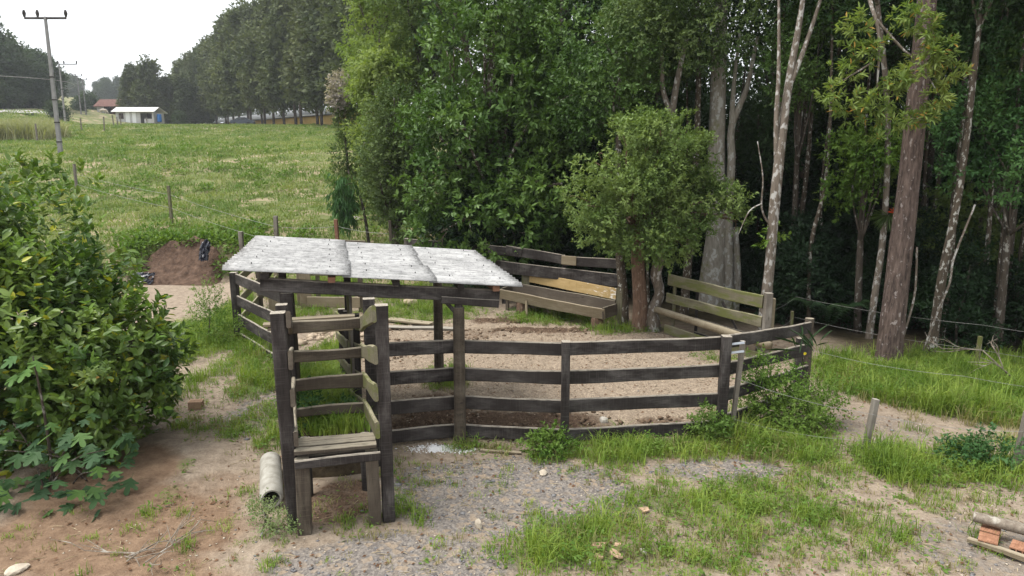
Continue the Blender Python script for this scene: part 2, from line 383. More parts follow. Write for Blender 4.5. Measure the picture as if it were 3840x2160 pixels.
def tubevf(pts, rad, sides=10, rough=.0, seed=1, cap=True, sm=4):
    P = np.array(pts, float); r = np.array(rad, float)
    if sm > 1 and len(P) > 2:                                            # Catmull-Rom resample
        Q = []; rr = []
        for i in range(len(P) - 1):
            p0, p1, p2, p3 = P[max(i - 1, 0)], P[i], P[i + 1], P[min(i + 2, len(P) - 1)]
            for k in range(sm):
                s = k / sm
                Q.append(.5 * ((2 * p1) + (-p0 + p2) * s + (2 * p0 - 5 * p1 + 4 * p2 - p3) * s * s + (-p0 + 3 * p1 - 3 * p2 + p3) * s ** 3))
                rr.append(r[i] * (1 - s) + r[i + 1] * s)
        Q.append(P[-1]); rr.append(r[-1]); P = np.array(Q); r = np.array(rr)
    n = len(P); T = np.gradient(P, axis=0); T = unit(T)
    ref = np.array([1., 0, 0]) if abs(T[0][0]) < .8 else np.array([0, 1., 0])
    V = []; F = []
    S = np.cross(T[0], ref); S /= np.linalg.norm(S)
    a = np.arange(sides) * 2 * math.pi / sides
    for i in range(n):
        S = S - T[i] * S.dot(T[i]); S /= np.linalg.norm(S); B = np.cross(T[i], S)
        rr = r[i] * (1 + rough * 2 * (vnoise(np.cos(a) * 1.6 + seed * 3.1, np.sin(a) * 1.6 + seed, i * .45) - .5))
        ring = P[i] + np.outer(np.cos(a) * rr, S) + np.outer(np.sin(a) * rr, B)
        V += [tuple(q) for q in ring]
        if i:
            o = (i - 1) * sides
            F += [(o + k, o + (k + 1) % sides, o + sides + (k + 1) % sides, o + sides + k) for k in range(sides)]
    if cap: F += [tuple(range(sides - 1, -1, -1)), tuple(range((n - 1) * sides, n * sides))]
    return V, F
def tube(name, pts, rad, mat, parent=None, sides=10, rough=.0, seed=1, sm=4):
    V, F = tubevf(pts, rad, sides, rough, seed, True, sm)
    return obj(name, pym(name, V, F, True), parent, mat)
def round_post(name, a, b, r0, r1, mat, parent=None, seed=1):
    a, b = np.array(a, float), np.array(b, float); V, F = tubevf([(0, 0, 0), tuple((b - a) * .5), tuple(b - a)], [r0, (r0 + r1) / 2, r1], 12, .07, seed, True, 4)
    return obj(name, pym(name, V, F), parent, mat, Matrix.Translation(Vector(a)))

# ------------------------------------------------------------------ leaves
def leaves_vf(P, T, N, L, W, shape='diamond'):
    T = unit(T); S = unit(np.cross(T, N)); N = np.cross(S, T); n = len(P)
    L = np.broadcast_to(np.asarray(L, float), (n,))[:, None]; W = np.broadcast_to(np.asarray(W, float), (n,))[:, None]
    if shape == 'diamond':
        v = np.stack([P, P + T * L * .45 + S * W * .5 + N * W * .12, P + T * L - N * L * .08, P + T * L * .45 - S * W * .5 + N * W * .12], 1)
        i = np.arange(n)[:, None] * 4
        f = np.concatenate([i + np.array([[0, 1, 2]]), i + np.array([[0, 2, 3]])], 1).reshape(-1, 3)
        return v.reshape(-1, 3), f, 3
    v = np.stack([P, P + T * L * .28 + S * W * .44 + N * W * .12, P + T * L * .66 + S * W * .40 + N * (W * .12 - L * .03), P + T * L - N * L * .12,
                  P + T * L * .66 - S * W * .40 + N * (W * .12 - L * .03), P + T * L * .28 - S * W * .44 + N * W * .12], 1)
    i = np.arange(n)[:, None] * 6
    f = np.concatenate([i + np.array([[0, 1, 2, 3]]), i + np.array([[0, 3, 4, 5]])], 1).reshape(-1, 4)
    return v.reshape(-1, 3), f, 4

def crown_pts(lobes, n_tw, k, L, tw=.35, shell=.45, cull=.0, cf=1.0, up=.35, droop=0.0, seed=1, jit=.3):
    """twigs spread through the outer part of overlapping lobes, k leaves on each twig"""
    g = np.random.default_rng(seed); lb = np.array(lobes, float)
    w = (lb[:, 3] * lb[:, 4] + lb[:, 4] * lb[:, 5] + lb[:, 3] * lb[:, 5]); w /= w.sum()
    pick = g.choice(len(lb), n_tw, p=w); l = lb[pick]
    d = unit(g.normal(size=(n_tw, 3))); rr = shell + (1 - shell) * g.random(n_tw) ** .6
    rr *= 1 + jit * (vnoise(d[:, 0] * 2.6 + pick * 3.3, d[:, 1] * 2.6, d[:, 2] * 2.6) - .5) * 2
    P = l[:, :3] + d * l[:, 3:] * rr[:, None]
    if cull > 0:
        keep = vnoise(P[:, 0] * cf, P[:, 1] * cf, P[:, 2] * cf) > cull
        P, d = P[keep], d[keep]
    n = len(P)
    tdir = unit(d * .8 + np.array([0, 0, up - droop]) + g.normal(size=(n, 3)) * .45)
    tt = g.random((n, k)) ** .8
    LP = P[:, None] + tdir[:, None] * (tt * tw)[..., None]
    rv = g.normal(size=(n, k, 3)); rv -= tdir[:, None] * (rv * tdir[:, None]).sum(-1, keepdims=True)
    LT = unit(tdir[:, None] * (.35 + .6 * tt[..., None]) + unit(rv) * .9 + np.array([0, 0, -droop]))
    LN = unit(np.array([0, 0, .9]) + d[:, None] * .45 + g.normal(size=(n, k, 3)) * .38)
    LL = L * (.65 + .6 * g.random(n * k))
    return LP.reshape(-1, 3), LT.reshape(-1, 3), LN.reshape(-1, 3), LL, P
def crown_mesh(name, lobes, n_tw, k, L, asp=.45, shape='diamond', **kw):
    P, T, N, LL, tw = crown_pts(lobes, n_tw, k, L, **kw)
    v, f, q = leaves_vf(P, T, N, LL, LL * asp, shape)
    return raw_mesh(name, v, f, q), tw
def limbs(base, lobes, r0, seed=1, per=1, wob=.25, tw=None, ntw=0, rt=.012):
    """limbs from a point on the trunk into each lobe, plus some twigs"""
    r = random.Random(seed); parts = []
    for i, l in enumerate(lobes):
        e = np.array(l[:3]); b = np.array(base); m = (b + e) / 2 + np.array([r.uniform(-wob, wob), r.uniform(-wob, wob), r.uniform(0, wob)])
        parts.append(tubevf([b, m, e], [r0, r0 * .65, r0 * .25], 6, .1, i, True, 3))
        for q in range(per):
            d = np.array([r.gauss(0, 1), r.gauss(0, 1), r.gauss(0, 1)]); d /= np.linalg.norm(d)
            e2 = e + d * np.array(l[3:]) * .8
            parts.append(tubevf([e * .6 + m * .4, (e + e2) / 2 + np.array([0, 0, .08]), e2], [r0 * .3, r0 * .2, rt * .6], 5, .1, i + q, True, 2))
    return parts

# ================================================================== THE GROUND
GRASS = [(0.77,6.36,0.52,0.45,1.00,0.32),(2.22,6.94,0.99,0.56,0.75,0.22),(3.00,7.29,0.68,0.48,0.60,0.20),(0.24,6.06,0.42,0.34,0.70,0.22),(1.36,5.92,0.76,0.26,0.65,0.20),(2.35,6.06,0.96,0.34,0.50,0.16),(3.57,6.59,0.66,0.48,0.45,0.16),(3.81,5.92,0.45,0.26,0.30,0.12),(5.07,7.18,0.68,0.37,0.35,0.14),(0.48,8.48,0.26,0.38,0.70,0.20),(1.43,8.55,0.63,0.36,1.00,0.30),(2.32,8.66,0.54,0.40,0.90,0.28),(3.23,8.91,0.38,0.69,1.00,0.40),(3.83,8.76,0.59,0.54,0.80,0.30),(3.92,7.88,0.49,0.34,0.50,0.20),(4.78,8.13,0.35,0.52,0.90,0.38),(5.16,8.01,0.60,0.46,1.00,0.33),(5.86,8.03,0.44,0.57,0.90,0.36),(6.49,11.84,1.13,1.07,0.90,0.30),(6.77,10.78,1.23,1.09,1.00,0.34),(6.84,9.71,0.82,0.97,0.90,0.34),(8.13,10.89,0.59,1.59,0.90,0.40),(-0.63,8.61,0.22,0.24,0.70,0.20),(-0.30,8.47,0.21,0.23,0.50,0.20),(-1.20,6.90,0.11,0.22,0.60,0.22),(-0.97,6.77,0.05,0.21,0.80,0.25),(-1.25,7.46,0.14,0.30,0.35,0.18),(-1.60,6.57,0.20,0.24,0.40,0.20),(-0.76,6.05,0.10,0.17,0.50,0.18),(-1.85,6.91,0.30,0.35,0.20,0.15),(-1.18,11.66,0.38,0.65,1.00,0.28),(-2.14,17.35,1.41,1.21,0.80,0.22),(1.23,16.55,1.31,0.65,0.90,0.22),(-5.12,18.58,0.76,1.68,0.90,0.28),(2.50,15.41,0.83,0.49,0.70,0.22),(-6.56,14.90,0.96,2.00,0.80,0.38),(-5.09,13.14,0.47,1.15,0.80,0.30),(-4.38,11.62,0.35,1.14,0.90,0.32),(-5.12,10.73,0.52,0.79,0.30,0.15),(-4.21,9.18,0.29,0.58,0.50,0.18),(-4.61,9.31,0.34,0.38,0.50,0.18),(-3.76,9.68,0.30,0.81,0.60,0.20),(-3.26,8.89,0.16,0.55,0.70,0.25),(-4.00,7.88,0.12,0.22,0.70,0.18),(-3.89,7.26,0.13,0.19,0.60,0.16),(-3.93,6.94,0.11,0.16,0.60,0.16),(-3.19,6.15,0.08,0.11,0.60,0.16),(-2.27,5.85,0.06,0.10,0.60,0.14),(-3.22,5.81,0.22,0.07,0.40,0.14),(3.13,11.99,0.44,0.29,0.35,0.15),(3.94,13.05,0.40,0.34,0.60,0.18),(1.68,7.67,0.57,0.26,0.25,0.14),(1.04,7.88,0.44,0.22,0.30,0.15),(-7.02,17.26,0.41,1.46,0.60,0.35),(-2.71,7.26,0.09,0.19,0.50,0.20),(-3.11,7.36,0.07,0.11,0.40,0.15),(-1.68,7.77,0.24,0.22,0.20,0.15),(-3.3,11.0,.45,1.3,.9,.3),(-3.6,12.9,.55,1.0,.8,.28)]
CORRAL = [(-1.5,8.8),(.7,8.75),(2.85,9.0),(4.85,11.0),(5.3,12.9),(3.6,15.0),(2.3,15.5),(0,16.7),(-2.6,17.4),(-5.4,16.6),(-3.3,12.5),(-2.0,9.4)]
def inpoly(x, y, P):
    r = np.zeros(np.shape(x), bool); n = len(P)
    for i in range(n):
        (x1, y1), (x2, y2) = P[i], P[i - 1]
        c = ((y1 > y) != (y2 > y)) & (x < (x2 - x1) * (y - y1) / (y2 - y1 + 1e-12) + x1)
        r ^= c
    return r
def ell(x, y, lst):
    m = np.zeros(np.shape(x))
    for e in lst:
        d = ((x - e[0]) / e[2]) ** 2 + ((y - e[1]) / e[3]) ** 2
        m = np.maximum(m, e[4] * np.clip(1.45 - d, 0, 1))
    return m
def path_d(x, y):
    P = [(4.7, 11.2), (5.0, 10.7), (5.6, 9.95), (6.3, 9.45), (7.2, 8.85), (8.5, 8.2)]; d = np.full(np.shape(x), 99.0)
    for (ax, ay), (bx_, by_) in zip(P[:-1], P[1:]):
        q = np.clip(((x - ax) * (bx_ - ax) + (y - ay) * (by_ - ay)) / ((bx_ - ax) ** 2 + (by_ - ay) ** 2), 0, 1); d = np.minimum(d, np.hypot(x - ax - q * (bx_ - ax), y - ay - q * (by_ - ay)))
    return d
def masks(x, y):
    wx = x + .35 * (fbm(x * .9, y * .9) - .5); wy = y + .35 * (fbm(x * .9 + 40, y * .9) - .5)
    g = ell(wx, wy, GRASS) * .8
    line = np.where(wx < -7.5, 22.3, np.where(wx < 3, 18.2, 40.0))
    line = np.where((wx < -6.2) & (wx > -7.5), 19.5, line)
    g = np.maximum(g, sstep(-.7, .9, wy - line))
    g = np.maximum(g, .7 * sstep(7.6, 9.0, wx) * sstep(8.5, 9.5, wy))
    g = np.maximum(g, .6 * sstep(-7.5, -8.5, wx) * sstep(13.5, 12, wy) * sstep(7.0, 8.0, wy))
    g = g * sstep(.30, .62, path_d(wx, wy))
    grav = ell(wx, wy, [(-.1, 7.35, 1.5, .95, 1), (-1.1, 5.9, 1.3, .6, .8), (2.5, 7.95, .9, .35, .8), (5.2, 9.3, 1.0, .8, .45), (-3.9, 9.9, .5, 1.2, .65), (-4.2, 11.2, .5, .7, .6), (.9, 6.9, .8, .5, .6), (4.6, 6.2, .9, .7, .5)])
    red = ell(wx, wy, [(-4.1, 6.5, 1.4, 1.0, 1), (-4.8, 7.6, .8, .9, 1), (-3.4, 7.2, .5, .8, .6), (-3.6, 5.6, 1.2, .6, .8)])
    mud = ell(wx, wy, [(-.2, 9.5, 1.7, .55, 1), (-1.2, 10.2, .7, .6, .8), (1.0, 9.2, .9, .3, .8), (.9, 15.3, 1.5, .3, .9), (-.3, 16.2, .8, .3, .9), (-.9, 15.0, .9, .5, .5), (-3.5, 14.6, 1.0, .7, .5), (-2.0, 7.15, .55, .55, .75), (2.2, 9.6, .5, .25, .6), (-2.6, 13.6, .8, .8, .4)])  # the ellipse below the chute paints shade over its dark soil
    cor = inpoly(wx, wy, CORRAL).astype(float)
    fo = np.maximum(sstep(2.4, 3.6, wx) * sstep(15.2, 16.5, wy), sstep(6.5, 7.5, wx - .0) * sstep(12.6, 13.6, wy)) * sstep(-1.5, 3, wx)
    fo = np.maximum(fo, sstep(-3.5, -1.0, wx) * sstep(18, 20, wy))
    return g, grav, red, mud, cor, fo
def axis(dense, lo, hi, g=1.16):
    a = list(dense); s = dense[1] - dense[0]
    while a[-1] < hi: s = min(s * g, 22); a.append(a[-1] + s)
    s = dense[1] - dense[0]
    while a[0] > lo: s = min(s * g, 22); a.insert(0, a[0] - s)
    return np.array(a)
gx = axis(np.arange(-7.5, 9.0, .06), -420, 300, 1.13); gy = axis(np.arange(5.2, 18.5, .06), -60, 470, 1.05)
X, Y = np.meshgrid(gx, gy); xs, ys = X.ravel(), Y.ravel()
ga, gr, re, mu, co, fo = masks(xs, ys)
Z = terr(xs, ys)
nearf = sstep(24, 16, ys) * sstep(-12, -9, xs)
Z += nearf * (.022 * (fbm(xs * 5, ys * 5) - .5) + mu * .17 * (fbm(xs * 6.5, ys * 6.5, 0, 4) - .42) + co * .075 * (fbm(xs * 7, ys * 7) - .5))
Z += nearf * .10 * ell(xs, ys, [(-5.0, 8.0, 1.3, 1.2, 1)])
nx, ny = len(gx), len(gy)
idx = np.arange(nx * ny).reshape(ny, nx)
F = np.stack([idx[:-1, :-1], idx[:-1, 1:], idx[1:, 1:], idx[1:, :-1]], -1).reshape(-1, 4)
gme = raw_mesh('ground', np.stack([xs, ys, Z], 1), F, 4, True)
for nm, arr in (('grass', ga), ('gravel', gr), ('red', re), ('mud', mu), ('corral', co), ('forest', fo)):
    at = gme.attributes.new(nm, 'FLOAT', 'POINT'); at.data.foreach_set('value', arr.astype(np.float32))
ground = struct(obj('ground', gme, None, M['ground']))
def gz(x, y): return tz(x, y) + .005

# raw earth bank cut into the slope behind the bush
def bank():
    n, m = 46, 16; V = []; F = []
    for j in range(m + 1):
        for i in range(n + 1):
            u = i / n; v = j / m
            x = -12.55 + 3.1 * u; y = 21.5 + v * (1.95 - .9 * abs(2 * u - 1) ** 2)
            e = min(1, 3.0 * (1 - abs(2 * u - 1)), 5 * v + .0, 6 * (1 - v) + .3)
            lump = .42 * (fbm(np.array([x * 1.7]), np.array([y * 1.7]), 3.0)[0] - .42) + .30 * (fbm(np.array([x * 5.]), np.array([y * 5.]))[0] - .5)
            y2 = y + .3 * (fbm(np.array([x * .9]), np.array([4.0]))[0] - .5)
            V.append((x, y2, tz(x, y2) - .10 + e * (.36 + lump * .8)))
        if j:
            o = (j - 1) * (n + 1)
            F += [(o + i, o + i + 1, o + n + 2 + i, o + n + 1 + i) for i in range(n)]
    return struct(obj('earth_bank', pym('earth_bank', V, F, True), None, M['bank']))
bank()

# gravel road on the far left
def strip(name, pts, mat, dz=.06):
    V = []; F = []
    for i, (xa, ya, xb, yb) in enumerate(pts):
        for k in range(5):
            q = k / 4; x = xa * (1 - q) + xb * q; y = ya * (1 - q) + yb * q; V.append((x, y, tz(x, y) + dz))
        if i: F += [((i - 1) * 5 + k, (i - 1) * 5 + k + 1, i * 5 + k + 1, i * 5 + k) for k in range(4)]
    return struct(obj(name, pym(name, V, F, True), None, mat))
rp = []
for q in np.linspace(0, 1, 40):
    x = np.interp(q, [0, .3, .6, .8, 1], [-58, -78, -96, -112, -150]); y = np.interp(q, [0, .3, .6, .8, 1], [118, 122, 128, 138, 168])
    rp.append((x, y - 3.2, x - 1.2, y + 3.8))
strip('road', rp, M['road'], .12)

# ================================================================== THE CHUTE AND ITS ROOF
CA = R(13.5); cU = (math.cos(CA), math.sin(CA)); cV = (-math.sin(CA), math.cos(CA))
def fw(u, v, z=0.0): return (-2.13 + u * cU[0] + v * cV[0], 6.5 + u * cU[1] + v * cV[1], z)

VA = R(19)
def fc(u, v, z=0.0): return (-2.13 + u * cU[0] - v * math.sin(VA), 6.5 + u * cU[1] + v * math.cos(VA), z)
chute = thing('loading_chute', 'dark wooden cattle loading chute with slip rails and a raised plank floor', 'loading chute', fw(.4, 2.4, 0))
W, WM, WP = M['wood'], M['wood_mid'], M['wood_pale']
# front posts (tall outer, short inner)
board('post', fc(-.10, .10, -.1), fc(-.14, .10, 2.30), .14, .14, W, chute, up=(cV[0], cV[1], 0), seed=1)
board('post', fc(.855, .05, -.1), fc(.855, .07, 2.33), .13, .13, W, chute, up=(cV[0], cV[1], 0), seed=2)
board('support_post', fc(.00, -.01, -.1), fc(.00, .02, .80), .13, .14, WM, chute, up=(cV[0], cV[1], 0), seed=3, warp=.02)
board('support_post', fc(.705, .03, -.1), fc(.705, .04, .80), .13, .13, WM, chute, up=(cV[0], cV[1], 0), seed=4, warp=.02)
board('support_post', fc(.06, .8, -.1), fc(.06, .8, .70), .10, .10, W, chute, seed=5)
board('support_post', fc(.72, .8, -.1), fc(.72, .8, .70), .10, .10, W, chute, seed=6)
# second pair of posts
board('post', fc(-.10, 1.46, -.1), fc(-.10, 1.46, 2.12), .12, .13, W, chute, up=(cV[0], cV[1], 0), seed=7)
board('post', fc(.90, 1.46, -.1), fc(.90, 1.46, 2.15), .12, .14, W, chute, up=(cV[0], cV[1], 0), seed=8)
# side boards, falling with the ramp
for i, (zn, zf) in enumerate(((2.25, 1.83), (1.83, 1.49), (1.43, 1.14), (1.02, .80))):
    board('side_board', fc(.768, -.02, zn), fc(.80, 1.52, zf), .175, .045, WP, chute, warp=.022, seed=20 + i)
    board('side_board', fc(-.045, .0, zn + .0), fc(-.02, 1.52, zf), .175, .045, WM, chute, warp=.022, seed=30 + i)
# slip rails across
for i, (z, h) in enumerate(((1.86, .155), (1.50, .15), (1.15, .155), (.80, .12))):
    board('slip_rail', fc(.0, 1.36, z), fc(.79, 1.36, z + .015), h, .045, WM, chute, warp=.02, seed=40 + i)
# floor
for i in range(3):
    board('floor_plank', fc(-.06, .03 + i * .118, .872 + .006 * (i % 2)), fc(.75 + .01 * (i % 3), .03 + i * .118, .868 + .005 * i), .045, .106, WM, chute, warp=.006, seed=50 + i)
board('fascia_board', fc(-.07, -.085, .775), fc(.775, -.075, .79), .095, .04, M['wood'], chute, warp=.012, seed=60)
board('floor_beam', fc(.07, .16, .71), fc(.70, .16, .71), .16, .08, W, chute, seed=61)
board('floor_beam', fc(.0, .34, .76), fc(.78, .34, .76), .12, .08, W, chute, seed=62)
# long sloping sides of the ramp
for s, u0 in ((0, -.10), (1, .90)):
    for k, v in enumerate((3.15, 4.4, 5.5)):
        board('post', fc(u0, v, -.1), fc(u0, v, 1.95 - .16 * (v - 1)), .11, .12, W, chute, up=(cV[0], cV[1], 0), seed=70 + k + 5 * s)
    for i, z in enumerate((1.80, 1.45, 1.08, .72)):
        m = WP if s else WM
        uu = u0 + (.085 if s == 0 else -.085)
        board('side_board', fc(uu, 1.58, z), fc(uu, 3.3, z - .36), .16, .04, m, chute, warp=.02, seed=80 + i + 10 * s)
        board('side_board', fc(uu + (.003 if s == 0 else -.003), 3.36, z - .38), fc(uu, 5.6, z - .72), .16, .04, m, chute, warp=.02, seed=100 + i + 10 * s)
board('brace', fc(.765, 2.3, .9), fc(.80, 2.62, 2.1), .12, .035, M['wood_grey'], chute, seed=121)
board('brace', fc(.06, 2.35, .8), fc(.03, 2.5, 2.05), .11, .035, WM, chute, seed=122)
board('brace', fc(.80, 2.75, .7), fc(.80, 3.0, 1.95), .10, .03, WP, chute, seed=123)

# earth fill of the ramp
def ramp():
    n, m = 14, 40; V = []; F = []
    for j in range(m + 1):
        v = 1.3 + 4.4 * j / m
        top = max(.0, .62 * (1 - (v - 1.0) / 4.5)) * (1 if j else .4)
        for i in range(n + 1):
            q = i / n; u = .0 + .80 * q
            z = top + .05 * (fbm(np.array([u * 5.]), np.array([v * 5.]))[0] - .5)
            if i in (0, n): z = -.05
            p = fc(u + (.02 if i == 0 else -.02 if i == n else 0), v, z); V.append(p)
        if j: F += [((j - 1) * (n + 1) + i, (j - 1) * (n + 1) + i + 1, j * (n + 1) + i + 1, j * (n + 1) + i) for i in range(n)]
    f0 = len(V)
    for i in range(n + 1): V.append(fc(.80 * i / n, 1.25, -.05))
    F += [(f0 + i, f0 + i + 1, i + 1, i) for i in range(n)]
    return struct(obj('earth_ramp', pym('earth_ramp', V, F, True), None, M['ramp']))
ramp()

shelter = thing('roof_shelter', 'lean-to shelter with pale corrugated sheets on dark posts over the chute', 'shelter', fw(.9, 3.2, 0))
def rz(u, v): return 2.50 - .092 * (u + .9) + .02 * (v - 1.76)
bolt_me = pym('bolt', *tubevf([(0, 0, -.005), (0, 0, .008), (0, 0, .02)], [.007, .006, .003], 8, 0, 1, True, 1)); bolt_me.materials.append(M['rubber'])
def sheet(u0, u1, v0, npit, lift):
    pit = .177; per = 8; n = npit * per; V = []; F = []; E = []; VL = []; vr_ = [rnd.uniform(.1, 1.7) for _ in range(npit + 2)]; us = np.linspace(u0, u1, 9); th = .008
    for layer in (1, 0):
        for u in us:
            for j in range(n + 1):
                v = v0 + j * pit / per
                z = rz(u, v) + lift * (1 + .4 * (u - u0)) + .023 * math.cos(2 * math.pi * j / per + math.pi) + (th if layer else 0)
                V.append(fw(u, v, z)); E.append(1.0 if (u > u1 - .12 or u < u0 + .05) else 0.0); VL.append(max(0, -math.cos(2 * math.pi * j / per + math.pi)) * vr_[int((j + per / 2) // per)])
    c = n + 1; T = len(us) * c
    for i in range(len(us) - 1):
        for j in range(n):
            a = i * c + j; F.append((a, a + c, a + c + 1, a + 1)); F.append((T + a, T + a + 1, T + a + c + 1, T + a + c))
    for i in range(len(us) - 1):
        a = i * c; F.append((a, T + a, T + a + c, a + c)); a += n; F.append((a, a + c, T + a + c, T + a))
    for j in range(n):
        F.append((j, j + 1, T + j + 1, T + j)); a = (len(us) - 1) * c + j; F.append((a, T + a, T + a + 1, a + 1))
    V = np.array(V); ctr = Vector(fw((u0 + u1) / 2, v0 + .5, 2.4)); rot = Matrix.Rotation(CA, 4, 'Z'); mw = Matrix.Translation(ctr) @ rot
    inv = np.array(mw.inverted()); V = V @ inv[:3, :3].T + inv[:3, 3]
    me = pym('roof_sheet', V, F, True); at = me.attributes.new('edge', 'FLOAT', 'POINT'); at.data.foreach_set('value', np.array(E, np.float32)); at = me.attributes.new('valley', 'FLOAT', 'POINT'); at.data.foreach_set('value', np.array(VL, np.float32))
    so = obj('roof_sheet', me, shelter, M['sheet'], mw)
    for bu in (u0 + .3, u1 - .25):
        for bj in (1.5, npit - 1.5):
            bv = v0 + bj * .177; q = mw.inverted() @ Vector(fw(bu, bv, rz(bu, bv) + lift * (1 + .4 * (bu - u0)) + .032))
            bo = bpy.data.objects.new('bolt', bolt_me); C.objects.link(bo); bo.parent = so; bo.location = q
    return so
for r_, (v0, npit, cuts) in enumerate(((1.76, 6, (-.92, .56, 1.63, 2.76)), (2.80, 6, (-.90, .53, 1.57, 2.74)), (3.84, 6, (-.90, .50, 1.60, 2.70)))):
    for c_ in range(3):
        sheet(cuts[c_] - (.10 if c_ else 0), cuts[c_ + 1], v0, npit, .024 - .009 * c_ + .005 * r_)
def under(u, v): return rz(u, v) - .03
for i, (u, v) in enumerate(((-.22, 1.95), (.77, 1.95), (-.50, 4.5), (.50, 4.5), (1.98, 4.5))):
    sz = .15 if i < 2 else .12
    (board('post', fw(u, v, -.1), fw(u, v, under(u, v) - .24), sz, sz - .01, W, shelter, up=(cV[0], cV[1], 0), seed=130 + i) if i != 4 else
     round_post('post', fw(u, v, -.1), fw(u, v, under(u, v) - .24), .085, .075, M['wood_mid'], shelter, 5))
round_post('post', fw(1.93, 1.95, -.1), fw(1.93, 1.95, under(1.93, 1.95) - .33), .085, .075, WM, shelter, 9)
board('post_head', fw(1.93, 1.95, under(1.93, 1.95) - .34), fw(1.93, 1.95, under(1.93, 1.95) - .2), .10, .10, W, shelter, seed=140)
board('bracket', fw(1.74, 1.95, under(1.9, 1.95) - .22), fw(1.90, 1.95, under(1.9, 1.95) - .42), .06, .05, W, shelter, seed=141)
for v in (1.95, 4.5):
    board('beam', fw(-.52, v, under(-.52, v) - .155), fw(2.48, v, under(2.48, v) - .155), .17, .09, W, shelter, warp=.008, seed=142 + int(v))
board('beam_splice', fw(1.7, 1.89, under(1.7, 1.9) - .24), fw(2.46, 1.89, under(2.46, 1.9) - .25), .10, .03, W, shelter, seed=149)
for i, u in enumerate((-.45, .33, 1.12, 1.95, 2.42)):
    board('rafter', fw(u, 1.82, under(u, 1.8) - .035), fw(u, 4.72, under(u, 4.7) - .035), .07, .10 if i == 0 else .09, M['wood_red'] if i in (1, 4) else W, shelter, seed=150 + i)

# planks lying over the slip rails of the chute
ps = thing('plank_pile', 'short pale planks stacked across the top of the chute', 'planks', fw(.1, 1.4, 1.6))
for i, (ua, ub, v, z) in enumerate(((-.24, .72, 1.66, 1.745), (-.28, .5, 1.68, 1.79), (-.32, .6, 1.67, 1.835), (-.20, .75, 1.70, 1.88))):
    board('plank', fc(ua, v, z), fc(ub, v + .02, z), .036, .14, M['wood_tan'], ps, warp=.004, seed=160 + i)

# ================================================================== FENCES OF THE CORRAL
def fence(name, label, posts, rails, group='fence runs of the corral', cat='fence'):
    t = thing(name, label, cat, (posts[0][0], posts[0][1], 0), group)
    for i, p in enumerate(posts):
        x, y, zt, w, kind, m = p; z0 = gz(x, y) - .15
        if kind == 'sq': board('post', (x, y, z0), (x + rnd.uniform(-.02, .02), y, zt), w, w * .9, m, t, up=(0, 1, 0), warp=.008, seed=200 + i + len(name))
        else: round_post('post', (x, y, z0), (x + rnd.uniform(-.02, .02), y, zt), w * .5, w * .46, m, t, i + 3)
    for i, (a, b, h, th, m) in enumerate(rails):
        board('rail', a, b, h, th, m, t, warp=.008, bow=rnd.uniform(-.012, .012), seed=300 + i + 7 * len(name))
    return t
Lx, Ly = fw(1.0, 1.98)[:2]
rl = []
P0, P1, P2, P3 = (Lx, Ly), fw(1.93, 2.055)[:2], (.70, 8.74), (2.82, 8.985)
z0s = (1.345, .955, .555, .145)
for i, z in enumerate(z0s):
    rl.append(((P0[0], P0[1] + .02, z + .0), (P1[0] - .01, P1[1], z - .02), .19, .045, W))
    rl.append(((P1[0] + .005, P1[1] + .002, z - .02), (P2[0] - .01, P2[1] + .02, z - .01), .185, .045, W))
    rl.append(((P2[0] + .01, P2[1] + .022, z - .01), (P3[0] - .0, P3[1] + .0, z + .015), .185, .045, W))
fence('rail_fence', 'dark four-board fence along the front of the corral, right of the chute', [(.70, 8.66, 1.47, .12, 'sq', W), (2.87, 8.93, 1.47, .135, 'sq', W)], rl)
A, B = (2.94, 9.0), (4.83, 10.84)
fence('rail_fence', 'short dark four-board fence turning back from the right front corner', [(4.86, 10.88, 1.28, .15, 'rd', WM), (4.70, 10.86, .95, .10, 'sq', W)],
      [((A[0], A[1], 1.37 - .375 * i), (B[0], B[1] - .06, 1.15 - .36 * i), .185, .045, W) for i in range(4)])
sk = thing('fence_stake', 'thin pale stake strapped beside the front right corner post', 'stake', (3.05, 8.97, 0))
board('stake_post', (3.04, 8.98, -.1), (3.13, 9.0, 1.38), .065, .06, M['wood_grey'], sk, up=(0, 1, 0), seed=401)
for z in (1.26, 1.38):
    V, F = boxvf(0, .27, -.004, .004, -.014, .014)
    obj('strap', pym('strap', V, F), sk, M['strap'], Matrix.Translation((2.86, 8.915, z - .03)) @ Matrix.Rotation(-.12, 4, 'Y'))
# mossy gate panel on the right
gp = thing('gate_panel', 'mossy pale plank panel with four rails beside the big pale tree', 'gate', (4.2, 13.9, 0))
for i, (z, h, m) in enumerate(((1.20, .25, WP), (.80, .205, WP), (.08, .21, WP))):
    za = z + .06
    board('rail', (3.46 - .02 * i, 14.9, za), (4.86, 12.98, z - .06), h, .05, m, gp, warp=.014, seed=410 + i)
tube('log_rail', [(3.24, 15.05, .56), (4.1, 13.8, .46), (4.98, 12.75, .32)], [.075, .08, .085], M['wood_tan'], gp, 10, .1, 3)
board('post', (4.92, 12.92, -.15), (4.95, 12.94, 1.32), .15, .14, M['wood_grey'], gp, up=(0, 1, 0), seed=420)
board('post', (5.03, 13.02, -.15), (5.05, 13.02, 1.2), .10, .12, M['wood_tan'], gp, up=(0, 1, 0), seed=421)
board('upright', (3.58, 14.86, -.1), (3.60, 14.86, 1.16), .09, .06, WP, gp, up=(0, 1, 0), seed=422)
